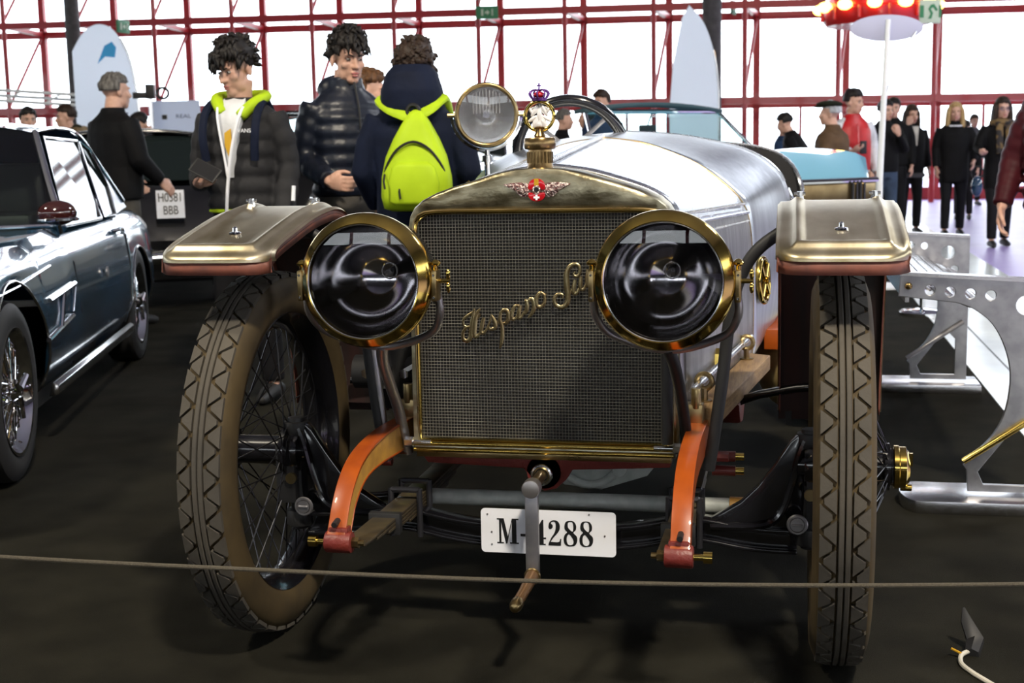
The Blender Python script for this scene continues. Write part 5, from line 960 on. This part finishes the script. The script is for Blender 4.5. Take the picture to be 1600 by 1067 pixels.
# others behind on the left
person('boy with wavy brown hair half hidden between the navy jacket and the backpack', -.80, 7.75, 70, 1.67, 'black', 'dark', 'brown', yaw=10, curl=1, vox=.013)
t, HM, LM = person('older man in a dark jacket with greying hair seen from behind beside the black saloon', -2.76, 9.45, 140, 1.80, 'black', 'taupe', 'grey', 0, .88, -8, 0, {'L': ((.24, -.02, 1.15), (.20, -.22, 1.0)), 'R': ((-.25, .0, 1.15), (-.25, -.17, 1.0))}, .011, build=1.12, facing=False)
person('dark haired man bending forward by the pale blue panel', -3.70, 14.7, -50, 1.77, 'olive', 'dark', 'black', lean=28, pitch=20, vox=.014)
_, HM, LM = t, HM, LM = person('short haired man in a dark blue parka, leftmost beyond the blue coupe', -4.96, 13.9, 30, 1.735, 'blue', 'dark', 'black', vox=.014, hood='back')
MB().tube(smooth_path([(-.10, .02, 1.47), (0, .15, 1.50), (.14, .06, 1.46), (.13, -.04, 1.38)], 4), .035, 8).build('fur_trim', CL['fur'], t)
t, HM, LM = person('man in profile with a fur trimmed hood beyond the blue coupe', -4.75, 14.5, -60, 1.78, 'olive', 'dark', 'dark_brown', vox=.014, hood='back')
MB().tube(smooth_path([(-.12, .02, 1.46), (0, .17, 1.48), (.12, .04, 1.46)], 4), .05, 8).build('fur_trim', CL['fur'], t)
person('grey haired person in profile seen through the steering wheel', .62, 15, 85, 1.65, 'dark', 'dark', 'grey', vox=.015)
person('dark haired person facing left seen through the steering wheel', .91, 15.1, -85, 1.67, 'black', 'dark', 'black', vox=.015, longhair=.12)
person('tall man with dark hair whose head shows above the steering wheel', 1.03, 14.6, -40, 1.83, 'blue', 'dark', 'dark_brown', vox=.015)
# visitors on the right
person('small far figure in blue between the windscreen and the brown coat', 4.15, 20.2, 60, 1.56, 'blue', 'dark', 'black', vox=.016)
person('person in black stooping behind the man in the flat cap', 3.42, 15.6, -120, 1.60, 'black', 'dark', 'black', lean=18, vox=.015)
t, HM, LM = person('elderly man in a brown coat and dark flat cap', 2.99, 12.4, -125, 1.60, 'brown', 'dark', 'white', 0, .72, 20, 0, None, .014, build=1.18, facing=False)
MB().ell((0, -.0, .095), (.105, .135, .04), 18, 8, M=HM).ell((0, -.09, .075), (.07, .07, .014), 14, 6, M=HM).build('flat_cap', CL['olive'], t)
t, HM, LM = person('man in a bright red body warmer with white sleeves holding a phone', 3.50, 13.6, 12, 1.745, 'white', 'dark', 'black', 0, .90, 35, 4, {'R': ((-.25, .0, 1.13), (-.13, -.24, 1.12), (.7, -.5, .2), (.2, .3, .9), (0, -1, .3), .6), 'L': ((.25, .04, 1.14), (.26, -.04, .90))}, .013)
v = MB()
for z, rx, ry in (): pass
rs = []
for z, rx, ry in ((.93, .195, .145), (1.05, .20, .15), (1.2, .20, .152), (1.33, .195, .145), (1.40, .165, .125), (1.46, .105, .095), (1.50, .08, .083)): rs.append([V((rx * math.copysign(abs(cos(a)) ** .8, cos(a)), .014 + ry * sin(a), z)) for a in [2 * pi * i / 24 for i in range(24)]])
v.rings(rs); v.build('body_warmer', CL['red'], t, smooth=70, label='red body warmer'); MB().tube([(.0, -.138, .94), (0, -.142, 1.2), (0, -.12, 1.40)], .006, 6).build('zip', redc, t)
MB().box((-.03, -.30, 1.16), (.07, .02, .13)).build('phone_case', blackm, t, bevel=.004)
person('bearded man in a black sweater and jeans beside the white post', 4.43, 15.75, 15, 1.70, 'black', 'jeans', 'black', 0, .88, 10, 0, {'L': ((.24, -.06, 1.15), (.06, -.22, 1.33), (-.3, -.1, .9), (0, 1, .2), (-1, 0, 0), .8)}, .014)
t, HM, LM = person('dark haired man standing behind the bearded man', 4.86, 16.9, -15, 1.76, 'black', 'dark', 'black', vox=.015)
t, HM, LM = person('brown haired young woman in a dark coat holding her cheek', 5.27, 17.5, 5, 1.685, 'black', 'dark', 'dark_brown', 0, .80, 5, 4, {'R': ((-.24, -.10, 1.18), (-.10, -.15, 1.47), (.15, .1, 1), (.3, .8, 0), (0, -1, 0), .6)}, .014, longhair=.18)
MB().prism([(-.05, 1.46), (.05, 1.46), (.035, 1.2), (-.03, 1.2)], -.142, -.12).build('blouse', CL['cream'], t); MB().torus((0, .012, .80), .176, .035, 'z', 28, 8, M=Matrix.Diagonal((1, .72, 1, 1))).build('skirt_hem', CL['grey'], t)
t, HM, LM = person('blonde woman in a black coat with a bead necklace and glossy blue handbag', 5.64, 16.9, -8, 1.70, 'black', 'dark', 'blonde', 0, .70, -5, 2, {'L': ((.26, -.04, 1.15), (.22, -.16, .98))}, .014, longhair=.20, step_=.05)
nb = MB()
for i in range(11): a = pi * (1.15 + .7 * i / 10); nb.ell((.085 * cos(a), .0 + .125 * sin(a), 1.435), (.012, .012, .012), 8, 6)
nb.build('bead_necklace', white, t)
hb_ = thing('handbag', 'glossy dark blue handbag on the arm of the blonde woman', 'handbag', (*w2l(5.87, 16.70), .50), PSI); MB().ell((0, 0, .13), (.07, .06, .13), 16, 10).build('bag', mat('glossy_blue_leather', (.02, .06, .12), .12, coat=1), hb_); MB().torus((0, 0, .30), .08, .01, 'y', 20, 6).build('handle', blackm, hb_)
person('dark haired child looking down at a phone between the two women', 7.0, 20.5, -20, 1.52, 'black', 'dark', 'black', pitch=25, vox=.016)
person('distant visitor with dark hair behind the woman in glasses', 8.7, 25, 0, 1.70, 'grey', 'dark', 'dark_brown', vox=.018)
t, HM, LM = person('long haired woman in glasses with a patterned scarf walking in dark jeans', 5.53, 15.0, -6, 1.68, 'black', 'dark', 'dark_brown', 0, .68, 4, 2, {'R': ((-.27, -.02, 1.16), (-.26, -.22, 1.10), (-.3, -.9, .1), (.2, .2, .9), (1, 0, 0), .6)}, .014, longhair=.22, step_=.13)
scf = mat('plaid_scarf', (.16, .10, .035), .8, 0, (.015, .012, .012), 14, fac=(.45, .55)); sb = MB().torus((0, .0, 1.455), .10, .045, 'z', 24, 8); sb.tube([(.05, -.11, 1.45), (.055, -.165, 1.3), (.05, -.165, 1.08), (.05, -.15, .92)], .045, 8, flat=(V((0, 1, 0)), .4)); sb.tube([(-.05, -.11, 1.45), (-.06, -.165, 1.3), (-.05, -.165, 1.1)], .04, 8, flat=(V((0, 1, 0)), .4)); sb.build('scarf', scf, t)
gs = MB()
for s in (-1, 1): gs.torus((s * .031, -.098, .004), .021, .0028, 'y', 16, 6, M=HM); gs.tube([(s * .052, -.095, .008), (s * .082, 0, .006)], .0025, 6, M=HM)
gs.build('glasses', mat('blue_spectacle_frame', (.05, .06, .18), .3), t)
t, HM, LM = person('man in a burgundy quilted jacket cut off by the right edge', 2.60, 6.2, -52, 1.70, 'burgundy', 'dark', 'dark_brown', .062, .88, 10, 0, {'R': ((-.285, .0, 1.13), (-.27, -.12, .905), (.05, -.22, -1), (.9, .3, 0), (0, -1, 0), .45), 'L': ((.27, .03, 1.13), (.25, -.08, .90))}, .0105, build=1.12, shoes=mat('brown_leather', (.16, .07, .03), .4), curl=1)
